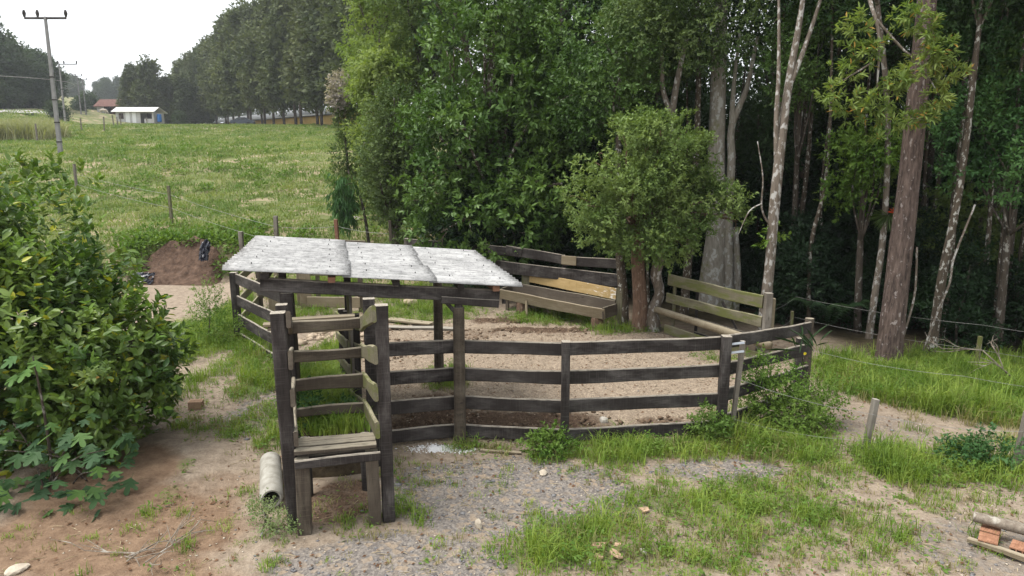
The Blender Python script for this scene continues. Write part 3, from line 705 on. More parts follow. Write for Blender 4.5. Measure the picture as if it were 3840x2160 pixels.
# dark gate swung behind it
dg = thing('inner_gate', 'dark narrow plank gate behind the mossy gate panel', 'gate', (4.7, 14.0, 0))
for i, z in enumerate((1.02, .66, .30, -.02)):
    board('rail', (4.05, 14.75, z + .08), (5.04, 13.12, z), .13, .035, W, dg, seed=430 + i)
board('stile', (4.08, 14.78, -.05), (4.08, 14.78, 1.22), .09, .05, W, dg, up=(0, 1, 0), seed=436)
board('brace', (4.45, 14.15, .9), (4.75, 13.68, .2), .07, .03, W, dg, seed=437)
# rear fence above the trough
rf = [((-3.1, 20.1, 1.50), (-.6, 17.95, 1.58), .26, .05, W), ((-.62, 17.9, 1.58), (.25, 17.3, 1.56), .24, .05, W), ((-.15, 17.55, 1.60), (1.30, 16.70, 1.47), .24, .045, W), ((1.28, 16.64, 1.44), (2.58, 15.95, 1.46), .23, .045, W),
      ((-2.9, 20.0, 1.08), (-.3, 17.75, 1.17), .25, .05, W), ((-.4, 17.7, 1.16), (2.56, 15.93, 1.06), .31, .045, W)]
fence('rear_fence', 'near-black plank fence under the dark trees behind the feed trough', [(-3.15, 20.2, 1.64, .13, 'sq', M['wood_grey']), (-.22, 17.75, 1.5, .11, 'sq', W), (1.3, 16.78, 1.4, .10, 'sq', W)],
      rf + [((1.22, 16.60, 1.475), (1.56, 16.42, 1.465), .215, .03, M['wood_tan'])])
# left fence and its pale return
z4 = (1.33, .86, .44, .02)
fence('left_fence', 'dark wide-board fence left of the chute with sagging rails', [(-6.02, 14.62, 1.47, .16, 'sq', W), (-3.98, 12.0, 1.5, .13, 'sq', W)],
      [((-5.95, 14.54, z), (-4.02, 12.05, z + .03), .23, .045, W) for z in z4])
fence('pale_fence', 'pale greenish plank fence running back from the left corner post', [(-6.35, 16.9, 1.35, .12, 'sq', WM), (-6.75, 19.3, 1.45, .12, 'sq', M['wood_tan']), (-5.55, 17.5, 1.2, .11, 'sq', M['wood_tan'])],
      [((-6.08, 14.75, z), (-6.72, 19.2, z + .28), .2, .04, WP) for z in (1.2, .74, .30)])
pg = thing('pen_board', 'low pale boards and uprights in the small rear pen behind the chute', 'boards', (-4.7, 16.9, 0), 'pen boards')
board('rail', (-5.25, 17.2, .30), (-3.85, 17.0, .33), .27, .04, M['wood_tan'], pg, seed=451)
board('upright', (-5.3, 17.25, -.1), (-5.3, 17.25, 1.25), .30, .04, M['wood_tan'], pg, up=(1, 0, 0), seed=452)
board('upright', (-5.02, 17.4, -.1), (-5.02, 17.4, 1.3), .12, .04, WP, pg, up=(1, 0, 0), seed=453)
board('upright', (-5.75, 16.3, -.1), (-5.72, 16.3, .95), .38, .04, M['wood_tan'], pg, up=(1, 0, 0), seed=454)
board('upright', (-3.84, 17.05, -.1), (-3.84, 17.05, 1.2), .12, .08, WM, pg, up=(1, 0, 0), seed=455)
board('rail', (-5.2, 17.33, 1.05), (-3.8, 17.13, 1.07), .16, .04, WP, pg, seed=456)
gpk = thing('ground_plank', 'weathered planks lying on the bare ground inside the corral', 'planks', (-2.3, 15.8, 0))
board('plank', (-3.0, 16.2, gz(-3, 16.2) + .05), (-1.9, 15.75, gz(-1.9, 15.75) + .05), .04, .26, M['wood_tan'], gpk, seed=461)
board('plank', (-3.1, 15.5, gz(-3.1, 15.5) + .04), (-1.3, 15.3, gz(-1.3, 15.3) + .04), .04, .2, M['wood_grey'], gpk, seed=462)

# ================================================================== THE FEED TROUGH
tr = thing('feed_trough', 'long pale wooden feed trough on log blocks with a yellow back board', 'trough', (.95, 16.3, 0))
TA, TB = Vector((-.30, 17.28, 0)), Vector((2.13, 15.28, 0)); td = (TB - TA).normalized(); tn = Vector((td.y, -td.x, 0)) * -1
if tn.y < 0: tn = -tn
def tp(s, o, z): q = TA + td * s + tn * o; return (q.x, q.y, z)
TL = (TB - TA).length; TW = M['wood_tan']
board('front_board', tp(0, -.02, .50), tp(TL, -.02, .39), .27, .04, TW, tr, roll=.22, seed=470)
board('back_board', tp(.0, .42, .62), tp(TL, .42, .50), .30, .04, M['wood_mid'], tr, roll=-.1, seed=471)
board('end_board', tp(TL - .03, -.05, .41), tp(TL + .02, .46, .45), .27, .04, WM, tr, seed=472)
board('end_board', tp(.04, .0, .52), tp(.04, .42, .56), .26, .04, WM, tr, seed=473)
board('floor_board', tp(.05, .2, .41), tp(TL - .06, .2, .30), .035, .38, WM, tr, seed=474)
yb = board('yellow_board', tp(.55, .52, .93), tp(TL - .02, .50, .79), .27, .025, M['yellow'], tr, warp=.004, seed=475); yb['label'] = 'yellow painted back board with flaked white patches'
board('back_post', tp(.42, .53, .2), tp(.42, .53, 1.07), .26, .03, WP, tr, up=(td.x, td.y, 0), seed=476)
board('back_post', tp(TL + .06, .52, .0), tp(TL + .06, .52, .93), .16, .035, WP, tr, up=(td.x, td.y, 0), seed=477)
for s in (.62, TL - .28):
    round_post('log_block', tp(s, .12, gz(*tp(s, .12, 0)[:2]) - .1), tp(s, .12, .27 if s > 1 else .36), .15, .14, M['bark_red'], tr, int(s * 3))
board('prop', tp(.95, -.12, gz(*tp(.95, -.12, 0)[:2]) - .05), tp(.9, -.07, .44), .07, .035, TW, tr, up=(td.x, td.y, 0), seed=478)
board('prop', tp(.22, .02, 0), tp(.22, .02, .40), .08, .06, WM, tr, up=(td.x, td.y, 0), seed=479)

# ================================================================== TREES
def add_tree(name, label, trunk_parts, crown_me, bark, leaf, loc, group=None, cat='tree', crown2=None):
    """trunk_parts and crown in world coordinates; the Empty stands at the foot of the trunk"""
    t = thing(name, label, cat, loc, group)
    if trunk_parts:
        V, F = merge(trunk_parts); V = np.array(V) - np.array(loc)
        obj('trunk', pym('trunk', V, F, True), t, bark, Matrix.Translation(Vector(loc)))
    if crown_me is not None: obj('crown', crown_me, t, leaf)
    return t
def lobes_in(c, r, n, lr, seed, flat=1.0):
    g = np.random.default_rng(seed); d = unit(g.normal(size=(n, 3))) * (g.random((n, 1)) ** .4)
    p = np.array(c) + d * np.array(r)
    return [(q[0], q[1], q[2], *(np.array([1, 1, .8 * flat]) * lr * g.uniform(.75, 1.25))) for q in p]

# dark glossy tree over the rear fence
lb = lobes_in((-.55, 19.3, 4.6), (2.2, 1.6, 4.0), 60, .72, 3) + [(-1.2, 18.3, 2.6, 1.2, .9, 1.0), (.2, 18.1, 2.5, 1.2, .9, 1.1), (-.2, 18.0, 1.9, 1.4, .8, .7), (1.0, 18.2, 3.2, 1.0, .9, 1.0), (-1.6, 18.8, 4.4, 1.0, .9, 1.0), (.4, 18.6, 5.8, 1.1, .9, 1.1), (-1.9, 18.2, 2.0, .7, .7, .6)]
me, _ = crown_mesh('crown', lb, 5600, 9, .17, .46, tw=.3, shell=.55, cull=.34, cf=1.5, seed=21)
add_tree('glossy_tree', 'large dark glossy-leaved tree overhanging the rear fence behind the shelter', [tubevf([(-.4, 19.6, 0), (-.3, 19.5, 2), (-.6, 19.3, 5), (-.4, 19.3, 8)], [.2, .17, .13, .06], 10, .12, 2)] + limbs((-.45, 19.4, 2.6), lb[::2], .07, 4) + [tubevf([(-.3, 19.3, 3.2), (.3, 18.4, 3.42), (.9, 18.0, 3.25), (1.3, 17.8, 3.3)], [.11, .09, .06, .03], 8, .15, 6)], me, M['bark_spk'], M['lf_glossy'], (-.4, 19.6, 0))
# olive bushy tree left of it
lb = lobes_in((-3.45, 22.4, 4.2), (1.35, 1.5, 2.2), 36, .62, 5) + [(-3.2, 21.4, 1.9, .7, .8, .8), (-4.4, 22.2, 3.4, .7, .8, .7), (-2.7, 21.4, 3.0, .9, .9, 1.0), (-3.9, 22, 2.7, .5, .6, .5), (-2.6, 21.2, 1.6, .8, .7, .7)]
me, _ = crown_mesh('crown', lb, 5200, 9, .105, .5, tw=.3, shell=.45, cull=.33, cf=1.6, seed=22)
add_tree('olive_tree', 'dull olive-green bushy tree at the edge of the pasture left of the dark tree', [tubevf([(-3.9, 22.5, .3), (-3.8, 22.4, 2), (-4, 22.4, 5)], [.16, .13, .06], 8, .1, 3)] + limbs((-3.85, 22.4, 1.6), lb[::2], .05, 7), me, M['bark_dark'], M['lf_olive'], (-3.9, 22.5, tz(-3.9, 22.5)))
# pale light-green trees behind, against the sky
for i, (x, y, h, r, lf, lab) in enumerate(((-5.5, 31, 12, 1.3, 'lf_light', 'tall airy light-green tree against the sky beside the far tree row'), (-3.5, 29, 13.5, 1.8, 'lf_small', 'tall mid-green tree between the airy tree and the dark glossy tree'), (-5.1, 27.5, 7.6, .9, 'lf_light', 'slim light-green tree low in front of the airy tree'))):
    z0 = tz(x, y); lb = lobes_in((x, y, z0 + h * .54), (r * 1.15, r * 1.15, h * .45), 44, .78 if i < 2 else .55, 31 + i)
    me, _ = crown_mesh('crown', lb, 3600, 8, .17, .42, tw=.42, shell=.4, cull=.36, cf=1.0, droop=.5 if i != 1 else .1, seed=33 + i)
    add_tree('airy_tree' if i != 1 else 'tall_tree', lab, [tubevf([(x, y, z0 - .1), (x + .1, y, z0 + h * .5), (x, y, z0 + h * .9)], [.16, .11, .04], 8, .1, i)] + limbs((x, y, z0 + h * .35), lb[::2], .05, i), me, M['bark_dark'], M[lf], (x, y, z0))
# flowering shrub and drooping branch at the pasture edge
lb = [(-7.1, 29.5, 6.4, .45, .4, .7), (-6.9, 29.5, 5.4, .5, .4, .7), (-7.0, 29.5, 4.2, .6, .5, .9), (-6.9, 29.5, 3.0, .7, .5, .9)]
me, _ = crown_mesh('crown', lb, 700, 9, .13, .4, tw=.3, cull=.25, seed=51)
ft = add_tree('flowering_tree', 'slender pale tree with pinkish blossom at the edge of the pasture', [tubevf([(-6.95, 29.6, 1.5), (-7, 29.5, 4), (-7.1, 29.5, 6.8)], [.08, .06, .02], 6, .1, 1)], me, M['bark_dark'], M['lf_olive'], (-6.95, 29.6, tz(-6.95, 29.6)))
me, _ = crown_mesh('blossom', [(-7.15, 29.4, 6.9, .4, .35, .65), (-7.3, 29.4, 6.3, .3, .3, .4)], 420, 9, .09, .7, tw=.25, seed=52); obj('blossom', me, ft, M['lf_pinkish'])
lb = [(-5.55, 23.2, 3.3, .28, .3, .25), (-5.7, 23.2, 2.75, .3, .3, .4), (-5.65, 23.2, 2.3, .2, .25, .4)]
me, _ = crown_mesh('crown', lb, 150, 10, .24, .2, tw=.4, droop=1.6, shape='lens', seed=53)
add_tree('drooping_sapling', 'small drooping dark-leaved eucalypt sapling leaning over the pasture', [tubevf([(-4.9, 23.4, .9), (-5.1, 23.3, 2.6), (-5.5, 23.2, 3.6)], [.06, .045, .02], 6, .1, 1), tubevf([(-5.3, 23.25, 3.2), (-5.6, 23.2, 3.1), (-5.7, 23.2, 2.6)], [.02, .015, .008], 5)], me, M['bark_dark'], M['lf_bluegreen'], (-4.9, 23.4, tz(-4.9, 23.4)))

# small-leaved bright tree between trough and gate
lb = lobes_in((2.95, 14.75, 3.3), (1.5, 1.1, 1.45), 56, .36, 8) + [(1.6, 14.7, 2.9, .55, .5, .5), (2.0, 14.6, 2.4, .55, .5, .5), (3.4, 14.5, 2.15, .55, .5, .45), (2.7, 14.4, 2.1, .6, .5, .4), (4.1, 14.6, 3.0, .6, .5, .5), (4.6, 14.4, 2.95, .32, .35, .35), (4.75, 14.4, 2.6, .25, .25, .3), (2.3, 14.7, 4.3, .5, .5, .45), (3.5, 14.7, 4.3, .55, .5, .5), (2.9, 14.7, 4.6, .35, .35, .35)]
me, tw = crown_mesh('crown', lb, 8200, 10, .074, .5, tw=.18, shell=.5, cull=.33, cf=2.0, up=.6, jit=.45, seed=23)
tk = [tubevf([(2.94, 15.39, -.1), (2.93, 15.33, .7), (2.82, 15.2, 1.7), (2.8, 15.0, 2.6), (2.9, 14.9, 3.4)], [.205, .165, .15, .10, .04], 12, .1, 3)] + limbs((2.82, 15.05, 2.4), lb[::2], .035, 9)
tk.append(tubevf([(3.4, 14.8, 2.6), (3.9, 14.6, 2.75), (4.4, 14.5, 2.7), (4.7, 14.45, 2.8)], [.04, .03, .02, .01], 6, .1, 2))
add_tree('bushy_tree', 'bright small-leaved tree with reddish trunk between trough and gate', tk, me, M['bark_red'], M['lf_small'], (2.94, 15.39, 0))
# companions: speckled trunk at the end of the trough, crooked whitish trunk by the gate
lb = lobes_in((2.6, 17.6, 6.2), (1.6, 1.2, 1.9), 14, .95, 10)
me, _ = crown_mesh('crown', lb, 3000, 8, .10, .5, tw=.3, cull=.33, cf=1.5, seed=24)
add_tree('speckled_tree', 'tree with slim lichen-speckled trunk at the right end of the trough', [tubevf([(2.64, 15.72, -.1), (2.60, 15.7, .8), (2.5, 15.75, 1.7), (2.5, 16.2, 3.2), (2.6, 17.2, 5.6)], [.14, .115, .10, .085, .05], 10, .1, 4)] + limbs((2.55, 16.8, 4.6), lb[::2], .04, 11), me, M['bark_spk'], M['lf_glossy'], (2.64, 15.72, 0))
lb = lobes_in((3.85, 16.6, 7.2), (1.3, 1.2, 1.3), 12, .9, 12) + [(3.2, 16.2, 6.5, .8, .7, .6), (4.3, 16.3, 6.5, .7, .7, .6)]
me, _ = crown_mesh('crown', lb, 3200, 9, .085, .48, tw=.28, cull=.33, cf=1.6, seed=25)
add_tree('forked_tree', 'crooked whitish trunk beside the gate panel, forking high above the bushy tree', [tubevf([(3.27, 15.31, -.1), (3.22, 15.3, .45), (3.36, 15.28, .9), (3.25, 15.25, 1.35), (3.32, 15.25, 1.8), (3.6, 15.9, 3.6), (3.75, 16.5, 5.0)], [.19, .135, .12, .125, .12, .1, .085], 10, .14, 5),
         tubevf([(3.75, 16.5, 4.9), (3.52, 16.5, 5.5), (3.45, 16.4, 6.3)], [.075, .06, .04], 8, .1, 6), tubevf([(3.75, 16.5, 4.9), (3.85, 16.5, 5.7), (4.0, 16.4, 6.6)], [.08, .07, .045], 8, .1, 7)], me, M['bark_white'], M['lf_olive'], (3.27, 15.31, 0))
# the big pale tree with its twin stems
lb = lobes_in((5.3, 18.2, 9.6), (2.6, 2.0, 1.6), 14, 1.2, 14) + [(4.6, 17.4, 7.2, .5, .5, .7), (5.9, 17.6, 7.4, .6, .5, .8)]
me, _ = crown_mesh('crown', lb, 2600, 8, .13, .45, tw=.38, cull=.4, cf=1.1, seed=26)
add_tree('pale_trunk_tree', 'massive pale grey trunk with yellow moss patch behind the gate panel', [tubevf([(5.22, 17.65, -.2), (5.22, 17.62, .6), (5.28, 17.6, 1.9), (5.2, 17.6, 3.4), (5.14, 17.6, 5.2), (5.1, 17.7, 8.5)], [.46, .34, .265, .225, .2, .16], 16, .12, 8),
         tubevf([(5.62, 17.45, -.2), (5.6, 17.45, .8), (5.52, 17.45, 2.2), (5.5, 17.4, 3.8), (5.46, 17.4, 4.7), (5.72, 17.25, 5.6), (5.9, 17.2, 6.8)], [.17, .14, .115, .1, .085, .06, .04], 10, .14, 9),
         tubevf([(5.46, 17.4, 4.5), (5.44, 17.35, 5.6), (5.5, 17.3, 6.9)], [.08, .055, .03], 8, .1, 10), tubevf([(5.83, 17.5, -.2), (5.85, 17.5, .9), (5.72, 17.5, 2.2)], [.11, .1, .07], 8, .2, 11)], me, M['bark_pale'], M['lf_forest'], (5.3, 17.65, 0))
# slim white-mottled tree right of the gate
lb = [(5.7, 14.3, 8.2, .9, .9, .9), (6.3, 14.4, 8.6, .9, .8, .9), (5.0, 14.4, 8.4, .9, .8, .8), (5.3, 13.7, 2.25, .2, .2, .2)]
me, _ = crown_mesh('crown', lb, 700, 8, .11, .45, tw=.3, cull=.35, seed=27)
wt = add_tree('white_mottled_tree', 'slim white-mottled trunk just right of the gate, forking twice near the top', [tubevf([(5.14, 13.64, -.1), (5.16, 13.64, .8), (5.2, 13.65, 1.6), (5.24, 13.7, 3.1), (5.34, 13.8, 4.4), (5.48, 14, 5.4), (5.62, 14.1, 6.3), (5.8, 14.2, 7.8)], [.135, .115, .10, .10, .09, .075, .06, .03], 10, .12, 12),
         tubevf([(5.44, 13.95, 5.2), (5.72, 14.05, 5.9), (6.05, 14.2, 6.9), (6.3, 14.3, 8.0)], [.06, .05, .035, .02], 8, .1, 13), tubevf([(5.26, 13.75, 3.6), (5.2, 13.8, 4.6), (5.22, 13.9, 5.6), (5.15, 14, 7.2)], [.055, .05, .04, .02], 8, .1, 14),
         tubevf([(5.2, 13.68, 2.5), (4.95, 13.6, 2.9), (4.9, 13.5, 3.5), (4.75, 13.5, 4.2)], [.022, .018, .014, .008], 6, .1, 15), tubevf([(4.92, 13.55, 3.0), (4.65, 13.45, 2.85), (4.45, 13.4, 2.4)], [.014, .012, .006], 5, .1, 16)], me, M['bark_white'], M['lf_weed'], (5.14, 13.64, 0))
# tall plated trunk on the right
lb = lobes_in((7.5, 13.2, 11.0), (2.2, 2.0, 1.4), 10, 1.2, 15)
me, _ = crown_mesh('crown', lb, 1500, 8, .15, .35, tw=.4, cull=.4, cf=1.0, seed=28)
add_tree('plated_trunk_tree', 'tall straight trunk with dark plated bark, biggest on the right side', [tubevf([(7.24, 12.72, -.4), (7.26, 12.72, .5), (7.3, 12.75, 2), (7.36, 12.8, 3.8), (7.41, 12.9, 6.6), (7.45, 13, 10.5)], [.27, .225, .205, .185, .16, .11], 16, .06, 18)] + limbs((7.44, 13, 9.5), lb[::3], .06, 16), me, M['bark_pine'], M['lf_forest'], (7.24, 12.72, tz(7.24, 12.72)))
# overhanging yellow-green branch tree
lb = [(5.55, 12.3, 5.0, .2, .2, .18), (5.85, 12.25, 5.35, .24, .24, .2), (5.8, 12.2, 4.75, .2, .2, .22), (6.2, 12.1, 4.75, .26, .26, .3), (6.1, 12.2, 5.65, .25, .25, .2), (6.5, 12.0, 5.15, .25, .25, .2), (6.85, 12.0, 5.35, .26, .26, .22), (7.1, 11.9, 5.65, .26, .26, .26), (7.35, 11.9, 5.25, .22, .22, .2), (7.2, 11.9, 4.85, .2, .2, .26), (6.6, 12.0, 4.5, .25, .25, .2), (5.9, 12.3, 6.1, .25, .25, .25), (6.75, 12.1, 6.15, .3, .3, .2), (6.3, 12, 4.15, .1, .1, .12), (7.0, 12, 4.55, .2, .2, .16), (6.95, 12, 6.0, .2, .2, .16)]
me, _ = crown_mesh('crown', lb, 460, 9, .125, .25, tw=.09, shape='lens', shell=.1, seed=29, up=.25)
add_tree('overhanging_tree', 'thin pale leaning trunk whose yellow-green branch hangs in front of the plated trunk', [tubevf([(7.86, 14.64, -.3), (7.9, 14.62, .8), (7.95, 14.6, 2.5), (7.7, 14.4, 4.8), (7.0, 13.9, 7.0)], [.085, .075, .065, .055, .045], 8, .1, 19),
         tubevf([(7.1, 14, 6.8), (6.4, 13, 7.0), (6.1, 12.3, 6.5), (6.2, 12.1, 5.9), (6.25, 12.1, 5.0)], [.045, .04, .035, .025, .012], 7, .12, 20), tubevf([(6.15, 12.2, 6.2), (6.6, 12.1, 5.7), (6.9, 12, 5.4), (7.2, 11.9, 4.9)], [.025, .02, .015, .008], 6, .1, 21), tubevf([(6.2, 12.15, 5.5), (5.9, 12.2, 5.3), (5.6, 12.3, 5.1)], [.018, .014, .006], 6, .1, 22)], me, M['bark_white'], M['lf_yellow'], (7.86, 14.64, tz(7.86, 14.64)))
br = thing('bromeliad', 'small epiphyte with red flower and drooping grey leaves on the thin leaning trunk', 'plant', (7.96, 14.5, 2.6))
g = np.random.default_rng(61); n = 90; d = unit(np.c_[g.normal(size=(n, 2)), g.normal(size=n) * .6]); P = np.tile((7.97, 14.5, 2.7), (n, 1))
v, f, q = leaves_vf(P, d + np.array([0, 0, -.35]), np.tile((0, 0, 1.), (n, 1)), .42, .018, 'lens'); obj('foliage', raw_mesh('foliage', v, f, q), br, M['lf_olive'])
n = 16; d = unit(g.normal(size=(n, 3)) + np.array([.2, -.8, .4])); v, f, q = leaves_vf(np.tile((8.05, 14.4, 2.76), (n, 1)), d, np.tile((0, -1., .3), (n, 1)), .19, .04, 'lens'); obj('flower', raw_mesh('flower', v, f, q), br, M['lf_red'])
# mid-distance leafy trees in the wood
for i, (x, y, z, r, rh, lf, ba, lab, nt) in enumerate(((7.55, 14.9, 3.55, .72, .85, 'lf_weed', 'bark_dark', 'small bright-leaved sapling left of the plated trunk', 900), (9.6, 13.3, 4.0, 1.0, 1.3, 'lf_bluegreen', 'bark_dark', 'bluish-green leafy tree at the right edge of the picture', 1700), (10.6, 15.5, 2.2, 1.1, 1.0, 'lf_olive', 'bark_dark', 'dim olive shrub-like tree low at the right edge', 1100), (6.5, 18.5, 4.6, 1.2, 1.3, 'lf_forest', 'bark_dark', 'dark leafy young tree behind the white-mottled trunk', 1500), (9.4, 17.6, 7.2, 1.6, 1.5, 'lf_forest', 'bark_dark', 'dark full-crowned tree behind the overhanging branch', 1800), (9.3, 14.6, 6.9, 1.2, 1.0, 'lf_bluegreen', 'bark_dark', 'leafy tree high above the mottled leaning trunk at top right', 1700), (6.6, 16.3, 6.3, 1.0, 1.1, 'lf_glossy', 'bark_dark', 'mid-green leafy crown between white-mottled trunk and overhanging branch', 1500), (10.3, 14.2, 5.6, .9, .9, 'lf_glossy', 'bark_dark', 'leafy tree in the upper right corner of the picture', 1300))):
    lb = lobes_in((x, y, z), (r, r, rh), 9, .55 * max(1, r * .8), 70 + i)
    me, _ = crown_mesh('crown', lb, nt, 9, .10, .45, tw=.26, cull=.33, cf=1.8, seed=80 + i)
    z0 = tz(x, y); add_tree('wood_tree', lab, [tubevf([(x + .3, y + .2, z0 - .1), (x + .15, y + .1, z * .5), (x, y, z + .6)], [.09, .07, .03], 8, .1, i)] + limbs((x + .1, y, z * .6), lb[::2], .03, i), me, M[ba], M[lf], (x + .3, y + .2, z0))
for i, (x, y, tx, ty, tzt, r0, lab) in enumerate(((8.36, 13.19, 8.85, 13.6, 6.6, .095, 'mottled leaning trunk right of the plated trunk'), (9.9, 14.2, 9.75, 14.4, 6.5, .06, 'thin dark trunk close to the right picture edge'), (7.0, 16.8, 7.2, 17, 7.5, .075, 'slim mottled trunk between white-mottled and plated trunks'), (4.35, 16.9, 4.5, 17.2, 7.0, .12, 'dark speckled trunk behind the upper left of the gate panel'))):
    lb = lobes_in((tx, ty, tzt + 1.6), (1.4, 1.4, 1.2), 8, .9, 90 + i); me, _ = crown_mesh('crown', lb, 900, 8, .12, .45, tw=.35, cull=.38, seed=95 + i)
    z0 = tz(x, y); mx, my = x * .5 + tx * .5 + .1, y * .5 + ty * .5
    add_tree('slim_tree', lab, [tubevf([(x, y, z0 - .1), (x + .05, y, z0 + 1.5), (mx, my, tzt * .55), (tx, ty, tzt)], [r0, r0 * .85, r0 * .7, r0 * .4], 9, .14, 40 + i)] + limbs((tx, ty, tzt - .3), lb[::2], .03, i), me, M['bark_spk'], M['lf_forest'], (x, y, z0))
# vines
for i, pts in enumerate(([(8.9, 13.2, 3.0), (8.55, 13.1, 2.0), (8.45, 13.0, 1.5), (8.2, 12.9, .9), (7.95, 12.8, .2)], [(7.75, 13.0, 2.2), (7.8, 13.0, 1.4), (7.72, 12.95, .9), (7.55, 12.9, .2)])):
    tag(tube('hanging_vine', pts, [.018, .02, .02, .018, .015][:len(pts)], M['bark_white'], None, 6, .1, i), ('pale kinked vine hanging right of the plated trunk', 'short thin vine close beside the plated trunk')[i], 'vine')

# the wood behind: prototypes copied around
def proto(seed, h, r, nt, L, low, leaf, bark, tr_r, asp=.45, nl=16, lr=1.2, k=8, cull=.36, cf=.9, conic=0.0):
    g = np.random.default_rng(seed); lb = []
    for i in range(nl):
        q = (i + .5) / nl; z = low + (h - low) * q; rr = r * (math.sin(math.pi * (.16 + .8 * q)) * (1 - conic) + (1 - q) * conic)
        a = g.uniform(0, 6.28); ro = rr * g.random() ** .5
        s = lr * g.uniform(.75, 1.25) * (1 - conic * .55 * q)
        lb.append((math.cos(a) * ro, math.sin(a) * ro, z, s, s, s * .85))
    me, _ = crown_mesh('crown', lb, nt, k, L, asp, tw=L * 2.6, shell=.45, cull=cull, cf=cf, seed=seed); me.materials.append(leaf)
    a = g.uniform(-.25, .25, 4); V, F = merge([tubevf([(0, 0, -.5), (a[0], a[1], h * .3), (a[2], a[3], h * .6), (0, 0, h * .93)], [tr_r, tr_r * .8, tr_r * .55, tr_r * .15], 8, .12, seed)] + limbs((a[2] * .7, a[3] * .7, low * .95 + .3), lb[::2], tr_r * .3, seed))
    tm = pym('trunk', V, F, True); tm.materials.append(bark); return tm, me
def plant_copy(name, label, cat, pr, x, y, s, group, sz=None, z=None):
    t = thing(name, label, cat, (x, y, tz(x, y) if z is None else z), group)
    t.rotation_euler.z = rnd.uniform(0, 6.28); t.scale = (s, s, sz or s)
    for nm, me in zip(('trunk', 'crown'), pr):
        o = bpy.data.objects.new(nm, me); C.objects.link(o); o.parent = t
    return t
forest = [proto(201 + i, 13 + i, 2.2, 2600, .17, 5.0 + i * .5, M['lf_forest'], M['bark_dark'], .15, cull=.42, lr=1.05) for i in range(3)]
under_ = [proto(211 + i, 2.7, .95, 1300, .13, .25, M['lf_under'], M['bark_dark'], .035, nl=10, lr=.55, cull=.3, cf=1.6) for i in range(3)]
fpos = [(1.5, 22), (4.2, 21.5), (9.8, 19.8), (12.2, 17.4), (11.6, 14.6), (13.4, 12.6), (2.2, 27), (8.9, 24), (12.3, 22.5), (15.2, 20.5), (15.8, 16.2), (-1.6, 25.5), (.4, 30), (4.5, 32), (12, 28.5), (19.5, 24), (19.2, 19.5), (-2.5, 32), (3, 38), (8.5, 37), (14, 35), (24, 29.5), (24.5, 24), (17, 12.5), (13.8, 24), (9.2, 21.8), (6.4, 30), (22, 36), (28, 33), (11.5, 12.0), (15.5, 8.6), (0.8, 35), (27, 40)]
for i, (x, y) in enumerate(fpos):
    plant_copy('forest_tree', 'tall dark forest tree standing deep in the shaded wood on the right', 'tree', forest[i % 3], x + rnd.uniform(-.5, .5), y + rnd.uniform(-.5, .5), rnd.uniform(.85, 1.15), 'trees deep in the wood')
upos = []
for i in range(86):
    y = rnd.uniform(16, 36) if i > 24 else rnd.uniform(15.2, 19.5); x = rnd.uniform(.5 if y > 20 else 3.9, .74 * y + 2)
    if y < 18.5 and x < 6.3: y += 2.6
    if x > 8.2 and i % 4 == 0: y = max(13.7, y - 4)
    upos.append((x, y))
for i in range(14): upos.append((-.8 + i * .36, 19.4 + (i % 3) * .9))
for i, (x, y) in enumerate(upos):
    s = rnd.uniform(.6, .95) if y < 19 else rnd.uniform(.95, 1.7)
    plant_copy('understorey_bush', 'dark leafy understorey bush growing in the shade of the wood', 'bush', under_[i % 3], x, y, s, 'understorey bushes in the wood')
for i in range(19):
    plant_copy('thicket_bush', 'tall dark thicket closing the wood far behind the trunks', 'bush', under_[i % 3], 1.5 + i * 2.1 + rnd.uniform(-.5, .5), 41 + rnd.uniform(-2, 2), rnd.uniform(2.6, 3.3), 'thicket far behind the wood')
# thin pole-like stems in the shade
stem_t = [pym('trunk', *tubevf([(0, 0, -.3), (.1, .05, 2.2), (.02, .1, 4.6), (.25, .1, 8)], [.06, .05, .04, .02], 7, .14, 5), True), pym('trunk', *tubevf([(0, 0, -.3), (-.12, .05, 1.8), (.1, 0, 3.6), (-.1, .1, 7.5)], [.05, .045, .035, .02], 7, .14, 8), True)]
stem_c = [crown_mesh('crown', [(.2, .1, 8, .8, .8, .7), (-.1, 0, 7.2, .6, .6, .5)], 220, 8, .12, .45, tw=.3, seed=301)[0], crown_mesh('crown', [(-.1, .1, 7.4, .8, .7, .6), (.2, 0, 6.6, .5, .5, .4)], 220, 8, .12, .45, tw=.3, seed=302)[0]]
for m_ in stem_t: m_.materials.append(M['bark_spk'])
for m_ in stem_c: m_.materials.append(M['lf_forest'])
for i, (x, y) in enumerate([(6.3, 16.2), (6.9, 15.4), (8.9, 15.2), (9.3, 15.9), (8.7, 17), (10.2, 16.6), (9.9, 13.6), (10.7, 17.8), (7.6, 17.9), (11.4, 16.6), (6.1, 19), (8.1, 19.3), (10.9, 14.4), (12.0, 15.2), (4.9, 19.2), (3.7, 18.0), (9.0, 13.9), (7.4, 16.3)]):
    plant_copy('thin_stem_tree', 'thin pole-like stem with pale lichen standing in the dark wood', 'tree', (stem_t[i % 2], stem_c[i % 2]), x, y, rnd.uniform(.85, 1.15), 'thin stems in the wood')

